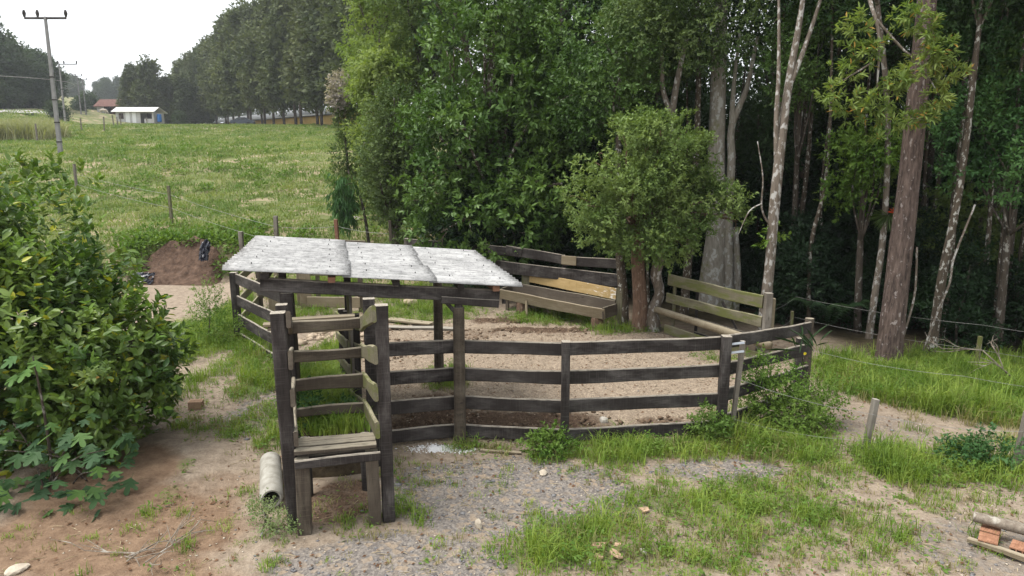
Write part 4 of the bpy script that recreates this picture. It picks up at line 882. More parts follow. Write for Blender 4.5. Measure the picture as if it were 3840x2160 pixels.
# the long row of trees beyond the pasture
row = [proto(401 + i, 18, 3.0, 3100, .56, 4.1, M['lf_row'], M['bark_far'], .22, .62, nl=30, lr=1.75, k=7, cull=.27, cf=.5, conic=.38) for i in range(3)]
NR = 27
for i in range(-3, NR):
    q = i / (NR - 1); x = -21.5 - 74 * q + rnd.uniform(-.6, .6); y = 94 + 108 * q
    s = np.interp(q, [0, .3, .6, 1], [1.22, 1.1, .98, .80]) * rnd.uniform(.93, 1.07)
    ordn = ('rightmost', 'second', 'third', 'fourth', 'fifth', 'sixth', 'seventh', 'eighth', 'ninth', 'tenth')[i + 3] if i < 7 else None
    plant_copy('row_tree', ('%s grey-green tree%s in the long row beyond the pasture' % (ordn, '' if i == -3 else ' from the right')) if ordn else 'tall dense tree in the left part of the long row beyond the pasture', 'tree', row[i % 3], x, y, float(s), 'long row of trees beyond the pasture')
far = [proto(421 + i, 12.5, 4.2, 2600, .62, 1.6, M['lf_far'], M['bark_far'], .3, .62, nl=20, lr=2.1, k=7, cull=.26, cf=.4) for i in range(2)]
for i, (px, D, h) in enumerate([(-20, 134, 15), (2, 138, 15.5), (24, 142, 12), (50, 146, 12.5), (78, 150, 11), (105, 154, 10), (128, 158, 10.5), (146, 162, 10), (160, 168, 9), (-10, 130, 7), (15, 132, 6), (45, 140, 8), (75, 146, 8), (110, 152, 8), (140, 158, 7)]):
    plant_copy('hillside_tree', 'rounded dark green tree in the wood above the road at far left', 'tree', far[i % 2], (px - 1288) / 1717 * D * 1.0, D, h / 12.5, 'wood above the road at far left')
for i in range(22):
    x = -228 + i * 5.3; y = 338 + rnd.uniform(-6, 6)
    plant_copy('ridge_tree', 'small bluish tree on the distant ridge behind the farm houses', 'tree', far[i % 2], x, y, rnd.uniform(.62, .8), 'trees on the distant ridge')
con = [proto(431 + i, 12, 2.4, 2200, .55, 1.4, M['lf_row'], M['bark_far'], .22, .6, nl=22, lr=1.5, k=7, cull=.27, cf=.5, conic=.6) for i in range(2)]
for i, (x, y, s) in enumerate([(-84.5, 158, .92), (-80.5, 157, 1.05), (-77.5, 160, .82), (-73.5, 158, .85), (-88.5, 165, .8), (-70.5, 160, .78), (-82, 165, .8)]):
    plant_copy('pointed_tree', 'pointed dark tree in the clump behind the white shed', 'tree', con[i % 2], x, y, s, 'clump behind the white shed')
shr = proto(441, 2.4, 1.1, 700, .3, .2, M['lf_far'], M['bark_far'], .06, .6, nl=10, lr=.8, k=7, cull=.2)
for i, (x, y, s, lab) in enumerate([(-110.6, 180, 1.2, 'round dark green bush left of the red-roofed house'), (-70.3, 109, .9, 'small dark bush beside the second utility pole'), (-71, 150, .9, 'pale bush right of the white shed'), (-113.5, 188, 1.6, 'taller tree just behind the left end of the red-roofed house'), (-100, 150, .8, 'low shrub on the bank below the red-roofed house')]):
    plant_copy('farm_bush', lab, 'bush', shr, x, y, s, None)

# ================================================================== BUSH AND FIG AT THE LEFT
lb = [(-6.9, 9.2, 1.95, 1.3, 1.4, 1.6), (-5.75, 8.9, 1.45, 1.0, 1.1, 1.05), (-6.1, 8.1, 1.4, 1.0, .75, 1.0), (-5.2, 8.2, 1.05, .72, .7, .75), (-5.25, 8.9, .85, .8, .8, .6), (-6.5, 8.3, 2.3, .8, .8, .7), (-7.1, 8.6, 2.85, .8, .8, .65), (-5.05, 8.8, 1.4, .55, .6, .5), (-5.2, 8.0, .65, .65, .5, .5), (-6.0, 7.9, .8, .9, .5, .7), (-5.9, 8.5, 2.1, .5, .5, .45)]
me, tw = crown_mesh('crown', [(a - .14, b, c - .10, d, e, f) for a, b, c, d, e, f in lb], 5200, 7, .13, .5, shape='lens', tw=.24, shell=.6, cull=.32, cf=2.2, up=.75, jit=.5, seed=40)
cb = add_tree('citrus_bush', 'large leafy citrus bush with yellow-green shoots filling the left edge', [tubevf([(-5.9, 8.8, 0), (-5.9, 8.8, .6), (-6.0, 8.8, 1.3)], [.09, .08, .06], 8, .1, 3)] + limbs((-5.9, 8.8, .6), lb, .045, 31, per=4), me, M['bark_dark'], M['lf_citrus'], (-5.9, 8.8, 0), None, 'bush')
P, T, N, LL, _ = crown_pts(lb, 230, 9, .10, tw=.24, shell=.95, up=1.5, seed=43, jit=.4)
v, f, q = leaves_vf(P, T, N, LL, LL * .48, 'lens'); obj('young_shoots', raw_mesh('young_shoots', v, f, q), cb, M['lf_weed'])
P, T, N, LL, _ = crown_pts([(-4.62, 7.35, 1.36, .13, .13, .08)], 20, 9, .075, tw=.14, shell=.2, up=1.0, seed=44)
v, f, q = leaves_vf(P, T, N, LL, LL * .5, 'lens'); obj('yellow_shoot', raw_mesh('yellow_shoot', v, f, q), cb, M['lf_yellow'])

def fig_leaf_mesh(name, mat):
    pts = [(0, 0)]; lobes_ = [(-2.25, .55), (-1.25, .80), (0, 1.0), (1.25, .80), (2.25, .55)]
    out = []
    for i, (a, r) in enumerate(lobes_):
        a *= .62
        for da, k in ((-.24, .66), (-.15, .88), (0, 1.0), (.15, .88), (.24, .66)):
            out.append((math.sin(a + da) * r * k, .28 + math.cos(a + da) * r * k * .8))
        if i < 4:
            am = (lobes_[i][0] + lobes_[i + 1][0]) / 2 * .62; out.append((math.sin(am) * .34, .28 + math.cos(am) * .34))
    V = [(0, .28, 0)] + [(x, y, -.10 * (x * x + (y - .3) ** 2) + .03 * math.sin(7 * x)) for x, y in out] + [(0, .02, 0)]
    n = len(out); F = [(0, i + 2, i + 1) for i in range(n - 1)] + [(0, 1, n + 1), (0, n + 1, n)]
    # petiole
    b = len(V); V += [(-.012, .2, 0), (.012, .2, 0), (.01, -.3, -.12), (-.01, -.3, -.12)]; F.append((b, b + 1, b + 2, b + 3))
    me = pym(name, V, F); me.materials.append(mat); return me
figm = [fig_leaf_mesh('leaf', M['lf_fig']), fig_leaf_mesh('leaf', M['lf_figlight'])]
fig = thing('fig_plant', 'low fig plant with large lobed leaves at the foot of the citrus bush', 'plant', (-5.0, 7.25, 0))
g = random.Random(9); stems = []
for s in range(9):
    b = (-5.0 + g.uniform(-.4, .4), 7.3 + g.uniform(-.2, .3), 0); e = (-4.85 + g.uniform(-.75, .65), 7.15 + g.uniform(-.35, .2), g.uniform(.35, 1.0)); stems.append(tubevf([b, ((b[0] + e[0]) / 2, (b[1] + e[1]) / 2, e[2] * .7), e], [.010, .008, .005], 6))
stems.append(tubevf([(-5.3, 7.4, 0), (-5.25, 7.3, 1.0), (-5.15, 7.1, 1.7)], [.018, .014, .008], 6))
V, F = merge(stems); obj('stem', pym('stem', V, F, True), fig, M['bark_dark'])
def put_leaf(p, s, yaw, tilt, k):
    o = bpy.data.objects.new('leaf', figm[k]); C.objects.link(o); o.parent = fig
    o.matrix_basis = Matrix.Translation(Vector(p) - fig.location) @ Matrix.Rotation(yaw, 4, 'Z') @ Matrix.Rotation(tilt, 4, 'X') @ Matrix.Rotation(g.uniform(-.35, .35), 4, 'Y') @ Matrix.Scale(s, 4)
for i in range(125):
    x = -5.0 + g.uniform(-.95, .68); y = 7.2 + g.uniform(-.40, .32); z = max(.06, g.random() ** 1.2 * .95 * (1 - max(0, (x + 4.75)) * .8))
    put_leaf((x, y, z + .03), g.uniform(.11, .21), math.pi + g.uniform(-1.1, 1.1), g.uniform(-.9, .05), 1 if g.random() < .12 else 0)
for p, s, yaw in [((-4.72, 6.85, .72), .22, 2.9), ((-4.62, 6.9, .92), .19, 3.9), ((-4.85, 6.85, .95), .18, 2.2), ((-4.5, 6.95, .52), .16, 3.9), ((-4.55, 6.9, .3), .17, 4.1), ((-5.1, 6.95, 1.62), .19, 3.1), ((-4.98, 6.9, 1.72), .17, 3.9), ((-5.2, 6.95, 1.75), .18, 2.3), ((-5.25, 6.95, 1.55), .16, 3.3)]:
    put_leaf(p, s, yaw, -.55, 1)

# ================================================================== OTHER PLANTS
def bush_at(name, label, lb, nt, k, L, asp, mat, seed, stem=True, shape='diamond', **kw):
    x, y = lb[0][0], lb[0][1]; me, tw = crown_mesh('foliage', lb, nt, k, L, asp, shape, seed=seed, **kw)
    t = thing(name, label, 'plant', (x, y, tz(x, y))); obj('foliage', me, t, mat)
    if stem:
        r = random.Random(seed); V, F = merge([tubevf([(x + r.uniform(-.1, .1), y + r.uniform(-.1, .1), tz(x, y)), (.5 * (x + l[0]), .5 * (y + l[1]), l[2] * .6), (l[0], l[1], l[2])], [.014, .01, .005], 5) for l in lb])
        obj('stem', pym('stem', V, F), t, M['bark_dark'])
    return t
bush_at('weed_bush', 'tangled green weed bush against the right-hand return fence', [(3.85, 9.45, .35, .42, .35, .38), (3.55, 9.4, .55, .3, .28, .35), (4.25, 9.4, .35, .42, .35, .32), (4.0, 9.2, .2, .5, .35, .22), (4.55, 9.5, .25, .3, .3, .25), (3.45, 9.35, .85, .18, .16, .2), (3.9, 9.55, .7, .25, .2, .22)], 900, 10, .055, .4, M['lf_weed'], 71, tw=.22, shell=.3, up=.6)
bush_at('leafy_weed', 'fresh green leafy weed in front of the second fence post', [(.52, 8.42, .16, .22, .2, .17), (.32, 8.4, .12, .16, .14, .12)], 170, 9, .05, .5, M['lf_weed'], 72, tw=.14, shell=.3)
bush_at('leafy_weed', 'leafy green weed at the foot of the right front corner post', [(2.65, 8.78, .25, .2, .18, .25), (2.85, 8.8, .15, .2, .15, .16)], 170, 9, .055, .5, M['lf_weed'], 73, tw=.14, shell=.3)
bush_at('herb_plant', 'pale green frothy herb in front of the concrete pipe', [(-2.48, 6.48, .14, .15, .13, .13), (-2.62, 6.62, .2, .12, .1, .12), (-2.3, 6.38, .12, .13, .1, .11)], 260, 9, .022, .6, M['lf_herb'], 74, tw=.1, shell=.2)
bush_at('herb_plant', 'green plant growing through the slip rails of the chute', [(fc(.15, 1.6)[0], fc(.15, 1.6)[1], 0.72, .22, .2, .25), (fc(.1, 1.6)[0], fc(.1, 1.6)[1], 0.85, .14, .1, .22), (fc(.6, 1.7)[0], fc(.6, 1.7)[1], .6, .2, .2, .15)], 230, 9, .05, .5, M['lf_bluegreen'], 75, tw=.14, shell=.3)
bush_at('herb_plant', 'tall pale weed beside the left corner post of the corral', [(-6.45, 14.2, .5, .4, .4, .5), (-6.6, 14.6, .8, .3, .3, .4), (-5.9, 13.9, .3, .3, .3, .3)], 420, 9, .06, .3, M['lf_weed'], 76, tw=.25, shell=.2, up=.8)
bush_at('leafy_weed', 'rounded leafy weed at the foot of the last stake on the right', [(5.95, 8.0, .2, .3, .25, .22), (5.65, 8.05, .15, .25, .2, .16)], 260, 9, .05, .6, M['lf_bluegreen'], 77, tw=.15, shell=.3)
bush_at('reed_plant', 'dark upright maize-like weed by the return fence with drooping leaves', [(4.32, 9.62, .8, .12, .1, .2)], 6, 3, .38, .09, M['lf_under'], 78, tw=.3, shape='lens')
fern = thing('fern', 'dark fern spreading in the shade behind the corner of the corral', 'plant', (7.2, 15.2, tz(7.2, 15.2)))
for a in np.linspace(0, 6.1, 9):
    n = 22; q = np.linspace(.12, 1, n); ca, sa = math.cos(a), math.sin(a); sp = np.c_[7.2 + ca * q * .9, 15.2 + sa * q * .9, tz(7.2, 15.2) + .75 * np.sin(q * 2.1) + .05]
    Pf = np.repeat(sp, 2, 0); side = np.tile([1, -1], n)[:, None] * np.array([[-sa, ca, 0]]); wl = np.repeat(.26 * np.sin(q * 2.9), 2) + .02
    v, f, k_ = leaves_vf(Pf, side + np.array([[ca * .4, sa * .4, -.1]]), np.tile((0, 0, 1.), (2 * n, 1)), wl, .045, 'lens'); obj('frond', raw_mesh('frond', v, f, k_), fern, M['lf_under'])
fl = thing('yellow_flower', 'single small yellow flower by the return fence', 'flower', (4.35, 9.85, .9))
n = 7; a = np.arange(n) * 6.28 / n; v, f, q = leaves_vf(np.tile((4.35, 9.82, .98), (n, 1)), np.c_[np.cos(a), -.3 * np.ones(n), np.sin(a)], np.tile((0, -1., .2), (n, 1)), .028, .02); obj('petals', raw_mesh('petals', v, f, q), fl, M['petal'])
tube('stalk', [(4.33, 9.8, .0), (4.32, 9.83, .5), (4.35, 9.84, .98)], [.006, .005, .004], M['bark_dark'], fl, 5)

# ---- grass
def blades_vf(P, lean, h, w, g):
    n = len(P); yaw = np.arctan2(lean[:, 1], lean[:, 0]) + math.pi / 2 + g.normal(size=n) * .5
    S = np.c_[np.cos(yaw), np.sin(yaw), np.zeros(n)] * (w / 2)[:, None]; h = h[:, None]; up = np.array([[0, 0, 1.]])
    m = P + up * h * .58 + lean * h * .22; t = P + up * h * .84 + lean * h * .75
    v = np.stack([P - S, P + S, m + S * .8, m - S * .8, t], 1).reshape(-1, 3); i = np.arange(n)[:, None] * 5
    return v, np.concatenate([i + np.array([[0, 1, 2]]), i + np.array([[0, 2, 3]]), i + np.array([[3, 2, 4]])], 1).reshape(-1, 3)
def tufts(cx, cy, k, h, w, g, spread=.05, zf=terr):
    n = len(cx); nb = n * k; x = np.repeat(cx, k) + g.normal(size=nb) * np.repeat(np.broadcast_to(spread, n), k); y = np.repeat(cy, k) + g.normal(size=nb) * np.repeat(np.broadcast_to(spread, n), k)
    hh = np.repeat(np.broadcast_to(h, n), k) * g.uniform(.45, 1.15, nb); ww = np.repeat(np.broadcast_to(w, n), k) * g.uniform(.7, 1.3, nb)
    a = g.uniform(0, 6.283, nb); q = g.uniform(.15, 1.35, nb)
    return blades_vf(np.c_[x, y, zf(x, y) - .01], np.c_[np.cos(a) * q, np.sin(a) * q, -.25 * q * q], hh, ww, g)
g = np.random.default_rng(77)
CX, CY, CH = [], [], []; DX, DY, DH = [], [], []; WX, WY, WZ = [], [], []
for i, (cx, cy, rx, ry, d, h) in enumerate(GRASS):
    ar = math.pi * rx * ry; n = max(3, int(ar * d * (120 if cy < 10 else 70))); a = g.uniform(0, 6.283, n); q = np.sqrt(g.random(n)) * 1.12 + g.normal(size=n) * .08
    x = cx + np.cos(a) * q * rx; y = cy + np.sin(a) * q * ry
    hh = h * (1.05 - .35 * np.clip(q, 0, 1.3)) * g.uniform(.55, 1.25, n) * (.55 + .9 * fbm(x * 1.7, y * 1.7))
    dry = g.random(n) < (.16 if d > .55 else .42)
    CX.append(x[~dry]); CY.append(y[~dry]); CH.append(hh[~dry]); DX.append(x[dry]); DY.append(y[dry]); DH.append(hh[dry])
    m = int(ar * d * 700); a = g.uniform(0, 6.283, m); q = np.sqrt(g.random(m)) * 1.25; WX.append(cx + np.cos(a) * q * rx); WY.append(cy + np.sin(a) * q * ry); WZ.append(g.random(m) ** 1.6 * h * .75)
# scattered small tufts over the bare ground, edge strip on the right, verge by the bush, ramp
m = 520; x = g.uniform(-5.2, 6.5, m); y = g.uniform(5.3, 8.6, m); k = (fbm(x * .8 + 3, y * .8) > .46); CX.append(x[k]); CY.append(y[k]); CH.append(g.uniform(.03, .10, k.sum()))
m = 260; x = g.uniform(-5.0, 6.5, m); y = g.uniform(5.3, 8.8, m); DX.append(x); DY.append(y); DH.append(g.uniform(.03, .11, m))
m = 1500; x = g.uniform(5.4, 12, m); y = g.uniform(9.2, 14.2, m); k = (x > 5.6 + (y - 9.5) * .15) & (fbm(x, y) > .35) & (y < 13.4 + .0 * x); CX.append(x[k]); CY.append(y[k]); CH.append(g.uniform(.10, .34, k.sum()))
m2 = 5200; x = g.uniform(5.6, 11.5, m2); y = g.uniform(9.4, 13.6, m2); k = (fbm(x * .9 + 20, y * .9) > .5); WX.append(x[k]); WY.append(y[k]); WZ.append(g.random(k.sum()) ** 1.3 * .32)
m = 700; x = g.uniform(-8.0, -5.2, m); y = g.uniform(10.4, 16.5, m); k = (fbm(x, y) > .42) & (x < -5.0 - (16.5 - y) * .05); CX.append(x[k]); CY.append(y[k]); CH.append(g.uniform(.12, .32, k.sum()))
m = 420; x = g.uniform(-7, -2.5, m); y = g.uniform(16.2, 22, m); k = fbm(x, y) > .5; CX.append(x[k]); CY.append(y[k]); CH.append(g.uniform(.1, .3, k.sum()))
cx, cy, ch = np.concatenate(CX), np.concatenate(CY), np.concatenate(CH) * 1.2
kp = ((fbm(cx * 2.4 + 31, cy * 2.4) > .33) | (cy > 8.2)) & (np.hypot((cx - .93) / .26, (cy - 6.0) / .22) > 1) & (np.hypot((cx - 1.44) / .16, (cy - 6.83) / .16) > 1)
cx, cy, ch = cx[kp], cy[kp], ch[kp]
kp = path_d(cx, cy) > .48 + .25 * (fbm(cx * 3, cy * 3) - .5); cx, cy, ch = cx[kp], cy[kp], ch[kp]
ch = ch * (.35 + 1.3 * fbm(cx * 2.6 + 7, cy * 2.6))
v, f = tufts(cx, cy, 24, ch, .006 + ch * .010, g, .03 + ch * .14)
vr, vz = g.uniform(1.1, 5.6, 620), g.uniform(.06, .74, 620); pr_ = np.array([fc(a, b) for a, b in zip(vz, vr)])
def zramp(x, y):
    b = (-(x + 2.13) * math.sin(CA) + (y - 6.5) * math.cos(CA)) / math.cos(VA - CA); return np.clip(.62 * (1 - (b - 1.0) / 4.5), 0, .62)
v2, f2 = tufts(pr_[:, 0], pr_[:, 1], 16, g.uniform(.14, .38, 620), .015, g, .05, zramp)
tag(stuff(obj('grass', raw_mesh('grass', np.concatenate([v, v2]), np.concatenate([f, f2 + len(v)]), 3), None, M['grass'])), 'fresh green grass tufts growing around the corral and chute', 'grass')
dx, dy, dh = np.concatenate(DX), np.concatenate(DY), np.concatenate(DH)
v, f = tufts(dx, dy, 15, dh * 1.05, .009, g, .05)
tag(stuff(obj('dry_grass', raw_mesh('dry_grass', v, f, 3), None, M['grass_dry'])), 'yellowed dry grass between the green tufts around the corral', 'grass')
wx, wy, wz = np.concatenate(WX), np.concatenate(WY), np.concatenate(WZ); kp = path_d(wx, wy) > .42; wx, wy, wz = wx[kp], wy[kp], wz[kp]; n = len(wx); P = np.c_[wx, wy, terr(wx, wy) + wz * .8 + .01]; a = g.uniform(0, 6.283, n)
v, f, q = leaves_vf(P, np.c_[np.cos(a), np.sin(a), g.uniform(-.1, .6, n)], np.c_[g.normal(size=(n, 2)) * .35, np.ones(n)], g.uniform(.025, .075, n), g.uniform(.015, .035, n))
tag(stuff(obj('ground_cover', raw_mesh('ground_cover', v, f, q), None, M['lf_weed'])), 'small leafy weeds low among the grass around the corral', 'weeds')
# pasture
n = 30000; ry = np.exp(g.uniform(math.log(18.5), math.log(128), n)); rx = g.uniform(-.80, -.06, n) * ry; k = (rx < -1.5 - (ry - 19) * .16) & ~((rx < -7.6) & (ry < 22.6)) & ~((rx > -12.6) & (rx < -9.4) & (ry < 23.1))
k &= (fbm(rx * .35, ry * .35) > .30); rx, ry = rx[k], ry[k]
nz_ = fbm(rx * .22, ry * .22); hh = (.10 + .0026 * ry) * (.5 + 1.1 * nz_)
v, f = tufts(rx, ry, 5, hh, .010 + .0010 * ry, g, .06 + .003 * ry)
tag(stuff(obj('pasture_grass', raw_mesh('pasture_grass', v, f, 3), None, M['grass_field'])), 'light green uneven grass covering the rising pasture', 'grass')
n = 900; ry = np.exp(g.uniform(math.log(20), math.log(100), n)); rx = g.uniform(-.80, -.14, n) * ry; k = (fbm(rx * .12 + 9, ry * .12) > .5) & ~((rx < -7.6) & (ry < 23.6)) & (rx < -3.5 - (ry - 19) * .16); rx, ry = rx[k], ry[k]
bx = g.uniform(-14, -5.5, 60); by = 24.0 + g.uniform(-.5, 1.6, 60) + .0 * bx; rx = np.concatenate([rx, bx[bx < -7.2]]); ry = np.concatenate([ry, by[bx < -7.2]])
bx = g.uniform(-13.6, -8.0, 90); rx = np.concatenate([rx, bx]); ry = np.concatenate([ry, 23.05 + g.uniform(0, .8, 90)]); bx = np.concatenate([g.uniform(-9.7, -7.8, 40), g.uniform(-14.5, -12.4, 40)]); rx = np.concatenate([rx, bx]); ry = np.concatenate([ry, g.uniform(22.2, 23.3, 80)])
n = len(rx); kk = 46; s = np.repeat(g.uniform(.12, .40, n) * (1 + ry * .006), kk); d = unit(g.normal(size=(n * kk, 3))); d[:, 2] = np.abs(d[:, 2]); P = np.c_[np.repeat(rx, kk), np.repeat(ry, kk), np.repeat(terr(rx, ry), kk)] + d * (s * g.uniform(.4, 1, n * kk))[:, None] * np.array([1.2, 1.2, .85])
v, f, q = leaves_vf(P, d + g.normal(size=(n * kk, 3)) * .6, np.array([0, 0, 1.]) + d * .5, s * .42, s * .22)
tag(stuff(obj('pasture_weeds', raw_mesh('pasture_weeds', v, f, q), None, M['lf_weed'])), 'darker leafy weeds in clumps across the pasture and above the bank', 'weeds')
n = 2600; ry = g.uniform(60, 74, n); rx = -(.66 + g.random(n) * .14) * ry + 1.0; k = rx < -40.5 - (ry - 60) * .35; rx, ry = rx[k], ry[k]
v, f = tufts(rx, ry, 6, 2.1 * (.7 + .5 * fbm(rx * .4, ry * .4)), .07, g, .3)
tag(stuff(obj('tall_reeds', raw_mesh('tall_reeds', v, f, 3), None, M['grass_reed'])), 'band of tall pale grass beside the road at far left', 'grass')

# ---- loose stones, clods, straw
def rocks(name, cx, cy, s, mat, label, cat, g, flat=.6, zf=terr, sink=.3):
    base = np.array([(1, 0, 0), (-1, 0, 0), (0, 1, 0), (0, -1, 0), (0, 0, 1), (0, 0, -1)], float); fc = np.array([(0, 2, 4), (2, 1, 4), (1, 3, 4), (3, 0, 4), (2, 0, 5), (1, 2, 5), (3, 1, 5), (0, 3, 5)])
    n = len(cx); a = g.uniform(0, 6.283, n); v = base[None] * g.uniform(.55, 1.25, (n, 6, 1)) + g.normal(size=(n, 6, 3)) * .12; v[..., 2] *= flat
    c, sn = np.cos(a)[:, None], np.sin(a)[:, None]; vx = v[..., 0] * c - v[..., 1] * sn; vy = v[..., 0] * sn + v[..., 1] * c
    v = np.stack([vx, vy, v[..., 2]], -1) * s[:, None, None] + np.c_[cx, cy, zf(cx, cy) + s * flat * (.5 - sink)][:, None]
    f = (np.arange(n)[:, None, None] * 6 + fc[None]).reshape(-1, 3)
    return tag(stuff(obj(name, raw_mesh(name, v.reshape(-1, 3), f, 3), None, mat)), label, cat)
def scat(n, x0, x1, y0, y1, fn):
    x = g.uniform(x0, x1, n); y = g.uniform(y0, y1, n); k = g.random(n) < fn(x, y); return x[k], y[k]
def mk(i): return lambda x, y: masks(x, y)[i]
x, y = scat(9000, -4.6, 5.6, 5.2, 11.5, lambda x, y: np.clip(masks(x, y)[1], 0, 1) * .8 + .03)
rocks('gravel_chips', x, y, g.uniform(.008, .026, len(x)) * (1 + (g.random(len(x)) < .04) * 1.3), M['slate'], 'grey slate chips strewn on the ground in front of the fence', 'gravel', g, .35)
x, y = scat(7000, -5.2, 6.5, 5.2, 12, lambda x, y: .22 + .3 * np.clip(masks(x, y)[1], 0, 1)); rocks('tan_chips', x, y, g.uniform(.006, .02, len(x)), M['chip'], 'small tan stones scattered over the bare soil', 'gravel', g, .5)
x, y = scat(9000, -3.5, 3.6, 8.7, 17, lambda x, y: np.clip(masks(x, y)[3], 0, 1) * (1 - .8 * masks(x, y)[0])); rocks('mud_clods', x, y, g.uniform(.018, .065, len(x)), M['clod'], 'dark trampled mud clods inside the corral', 'mud', g, .7)
x, y = scat(9000, -4.5, 5.2, 9, 17, lambda x, y: masks(x, y)[4] * .55); rocks('dry_clods', x, y, g.uniform(.01, .035, len(x)), M['clod_dry'], 'pale dry clods and leaf litter on the corral floor', 'soil', g, .45)
x, y = scat(160, -4.6, -3.2, 14.0, 15.6, lambda x, y: .6 + 0 * x); rocks('earth_lumps', x, y, g.uniform(.04, .14, len(x)), M['clod_dry'], 'lumpy pale earth at the far end of the chute', 'soil', g, .7)
n = 620; x = g.uniform(-5, 6.4, n); y = g.uniform(5.3, 9, n); a = g.uniform(0, 6.283, n)
v, f, q = leaves_vf(np.c_[x, y, terr(x, y) + .015], np.c_[np.cos(a), np.sin(a), g.normal(size=n) * .1], np.c_[g.normal(size=(n, 2)) * .2, np.ones(n)], g.uniform(.05, .22, n), .007)
tag(stuff(obj('straw_litter', raw_mesh('straw_litter', v, f, q), None, M['straw'])), 'dry straw and twigs scattered on the foreground soil', 'litter')
n = 2600; x = g.uniform(-5, 6.4, n); y = g.uniform(5.3, 15, n); a = g.uniform(0, 6.283, n)
v, f, q = leaves_vf(np.c_[x, y, terr(x, y) + .015], np.c_[np.cos(a), np.sin(a), g.normal(size=n) * .15], np.c_[g.normal(size=(n, 2)) * .4, np.ones(n)], g.uniform(.03, .07, n), g.uniform(.02, .035, n))
tag(stuff(obj('leaf_litter', raw_mesh('leaf_litter', v, f, q), None, M['lf_dryfol'])), 'fallen brown leaves scattered on the bare ground', 'litter')

def rock(name, label, x, y, s, mat, seed, sc=(1, .8, .6), cat='stone', z=None, group=None):
    bm = bmesh.new(); bmesh.ops.create_icosphere(bm, subdivisions=2, radius=1)
    for v in bm.verts:
        c = v.co; k = .75 + .5 * float(vnoise(np.array([c.x * 1.3 + seed]), np.array([c.y * 1.3]), c.z * 1.3)[0]); v.co = Vector((c.x * sc[0], c.y * sc[1], c.z * sc[2])) * s * k
    me = bpy.data.meshes.new(name); bm.to_mesh(me); bm.free()
    o = obj(name, me, None, mat, Matrix.Translation((x, y, (tz(x, y) if z is None else z) + s * sc[2] * .45)) @ Matrix.Rotation(seed, 4, 'Z')); tag(o, label, cat, group); return o
rock('field_stone', 'rounded tan stone on the gravel in front of the fence', .38, 7.84, .06, M['stone'], 1.2)
rock('pale_stone', 'flat white stone standing beside a small grass tuft', -.35, 6.6, .06, M['stone'], 2.1, (.9, .5, 1.0))
rock('pale_stone', 'white stone lying inside the corral behind the lowest rail', 1.35, 9.55, .085, M['stone_white'], 3.3, (.8, .7, .8))
rock('pale_stone', 'pale stone at the bottom left corner of the picture', -4.62, 5.80, .085, M['stone'], 4.1, (1.2, .8, .4))
rock('earth_boulder', 'large pale earth lump at the far end of the chute', -3.75, 15.2, .3, M['clod_dry'], 5.2, (1, .8, .7), 'clod')
rock('earth_boulder', 'smaller brown lump lying in the grass beyond the chute', -2.7, 17.6, .22, M['clod_dry'], 6.2, (1, .8, .6), 'clod')

# ================================================================== SMALL THINGS
# concrete pipe
def pipe():
    a = Vector((-2.63, 6.95, .13)); b = Vector((-2.98, 7.93, .13)); m, L = frame(a, b); R0, R1, n = .125, .088, 28; V = []; F = []
    prof = [(0, R1), (0, R0 - .02), (.015, R0 - .02), (.03, R0 - .012), (.05, R0), (L, R0), (L, R1)]
    for x, r in prof + [(L * .5, R1)]:
        for k in range(n):
            an = 2 * math.pi * k / n; V.append((x, math.cos(an) * r, math.sin(an) * r))
    q = len(prof) + 1
    for i in range(q):
        for k in range(n): F.append((i * n + k, i * n + (k + 1) % n, ((i + 1) % q) * n + (k + 1) % n, ((i + 1) % q) * n + k))
    o = obj('concrete_pipe', pym('concrete_pipe', V, F), None, M['concrete'], m); o.data.polygons.foreach_set('use_smooth', np.ones(len(F), bool)); o.data.set_sharp_from_angle(angle=.6)
    tag(o, 'short pale concrete pipe lying beside the left front post of the chute', 'pipe')
pipe()
def hollow_brick(name, label, x, y, rz_, L=.19, w=.11, h=.09, mat='terracotta', z=None, tilt=0.0, group=None):
    bm = bmesh.new()
    V, F = [], []
    g0 = .012; cols = 3
    parts = [boxvf(0, L, 0, w, 0, g0), boxvf(0, L, 0, w, h - g0, h), boxvf(.001, L - .001, .001, w - .001, h / 2 - g0 / 2, h / 2 + g0 / 2)]
    for k in range(cols + 1):
        y0 = (w - g0) * k / cols; parts.append(boxvf(.002, L - .002, y0 + .0005, y0 + g0 - .0005, .002, h - .002))
    for k in range(6): parts.append(boxvf(.01, L - .01, .008 + k * (w - .02) / 6, .008 + k * (w - .02) / 6 + .008, h - .001, h + .004))
    V, F = merge(parts)
    o = obj(name, pym(name, V, F), None, M[mat], Matrix.Translation((x, y, (tz(x, y) if z is None else z) + .005)) @ Matrix.Rotation(rz_, 4, 'Z') @ Matrix.Rotation(tilt, 4, 'X')); bm.free()
    return tag(o, label, 'brick', group)
hollow_brick('broken_brick', 'broken hollow clay brick lying in the grass between bush and chute', -5.0, 10.05, .2, .2, .16, .12, 'terracotta_pale')
for i, (x, y, r_, L, z, lab) in enumerate(((4.72, 6.10, .9, .19, None, 'front hollow brick under the log at the lower right'), (4.86, 6.28, .85, .19, None, 'hollow brick behind the front one under the log'), (4.92, 5.95, .8, .19, None, 'hollow brick nearest the bottom right corner'))):
    hollow_brick('hollow_brick', lab, x, y, r_, L, .16, .09, 'terracotta', z, 0, 'bricks under the log')
tag(tube('fallen_log', [(4.74, 6.50, .17), (5.0, 6.32, .165), (5.5, 5.97, .15)], [.052, .058, .06], M['dead'], None, 12, .1, 5), 'pale peeling log resting on bricks at the lower right corner', 'log')
tag(board('batten', (4.55, 6.28, .05), (4.92, 5.86, .045), .05, .06, M['wood_tan'], None, seed=501), 'short mossy batten lying beside the bricks at the lower right', 'plank')
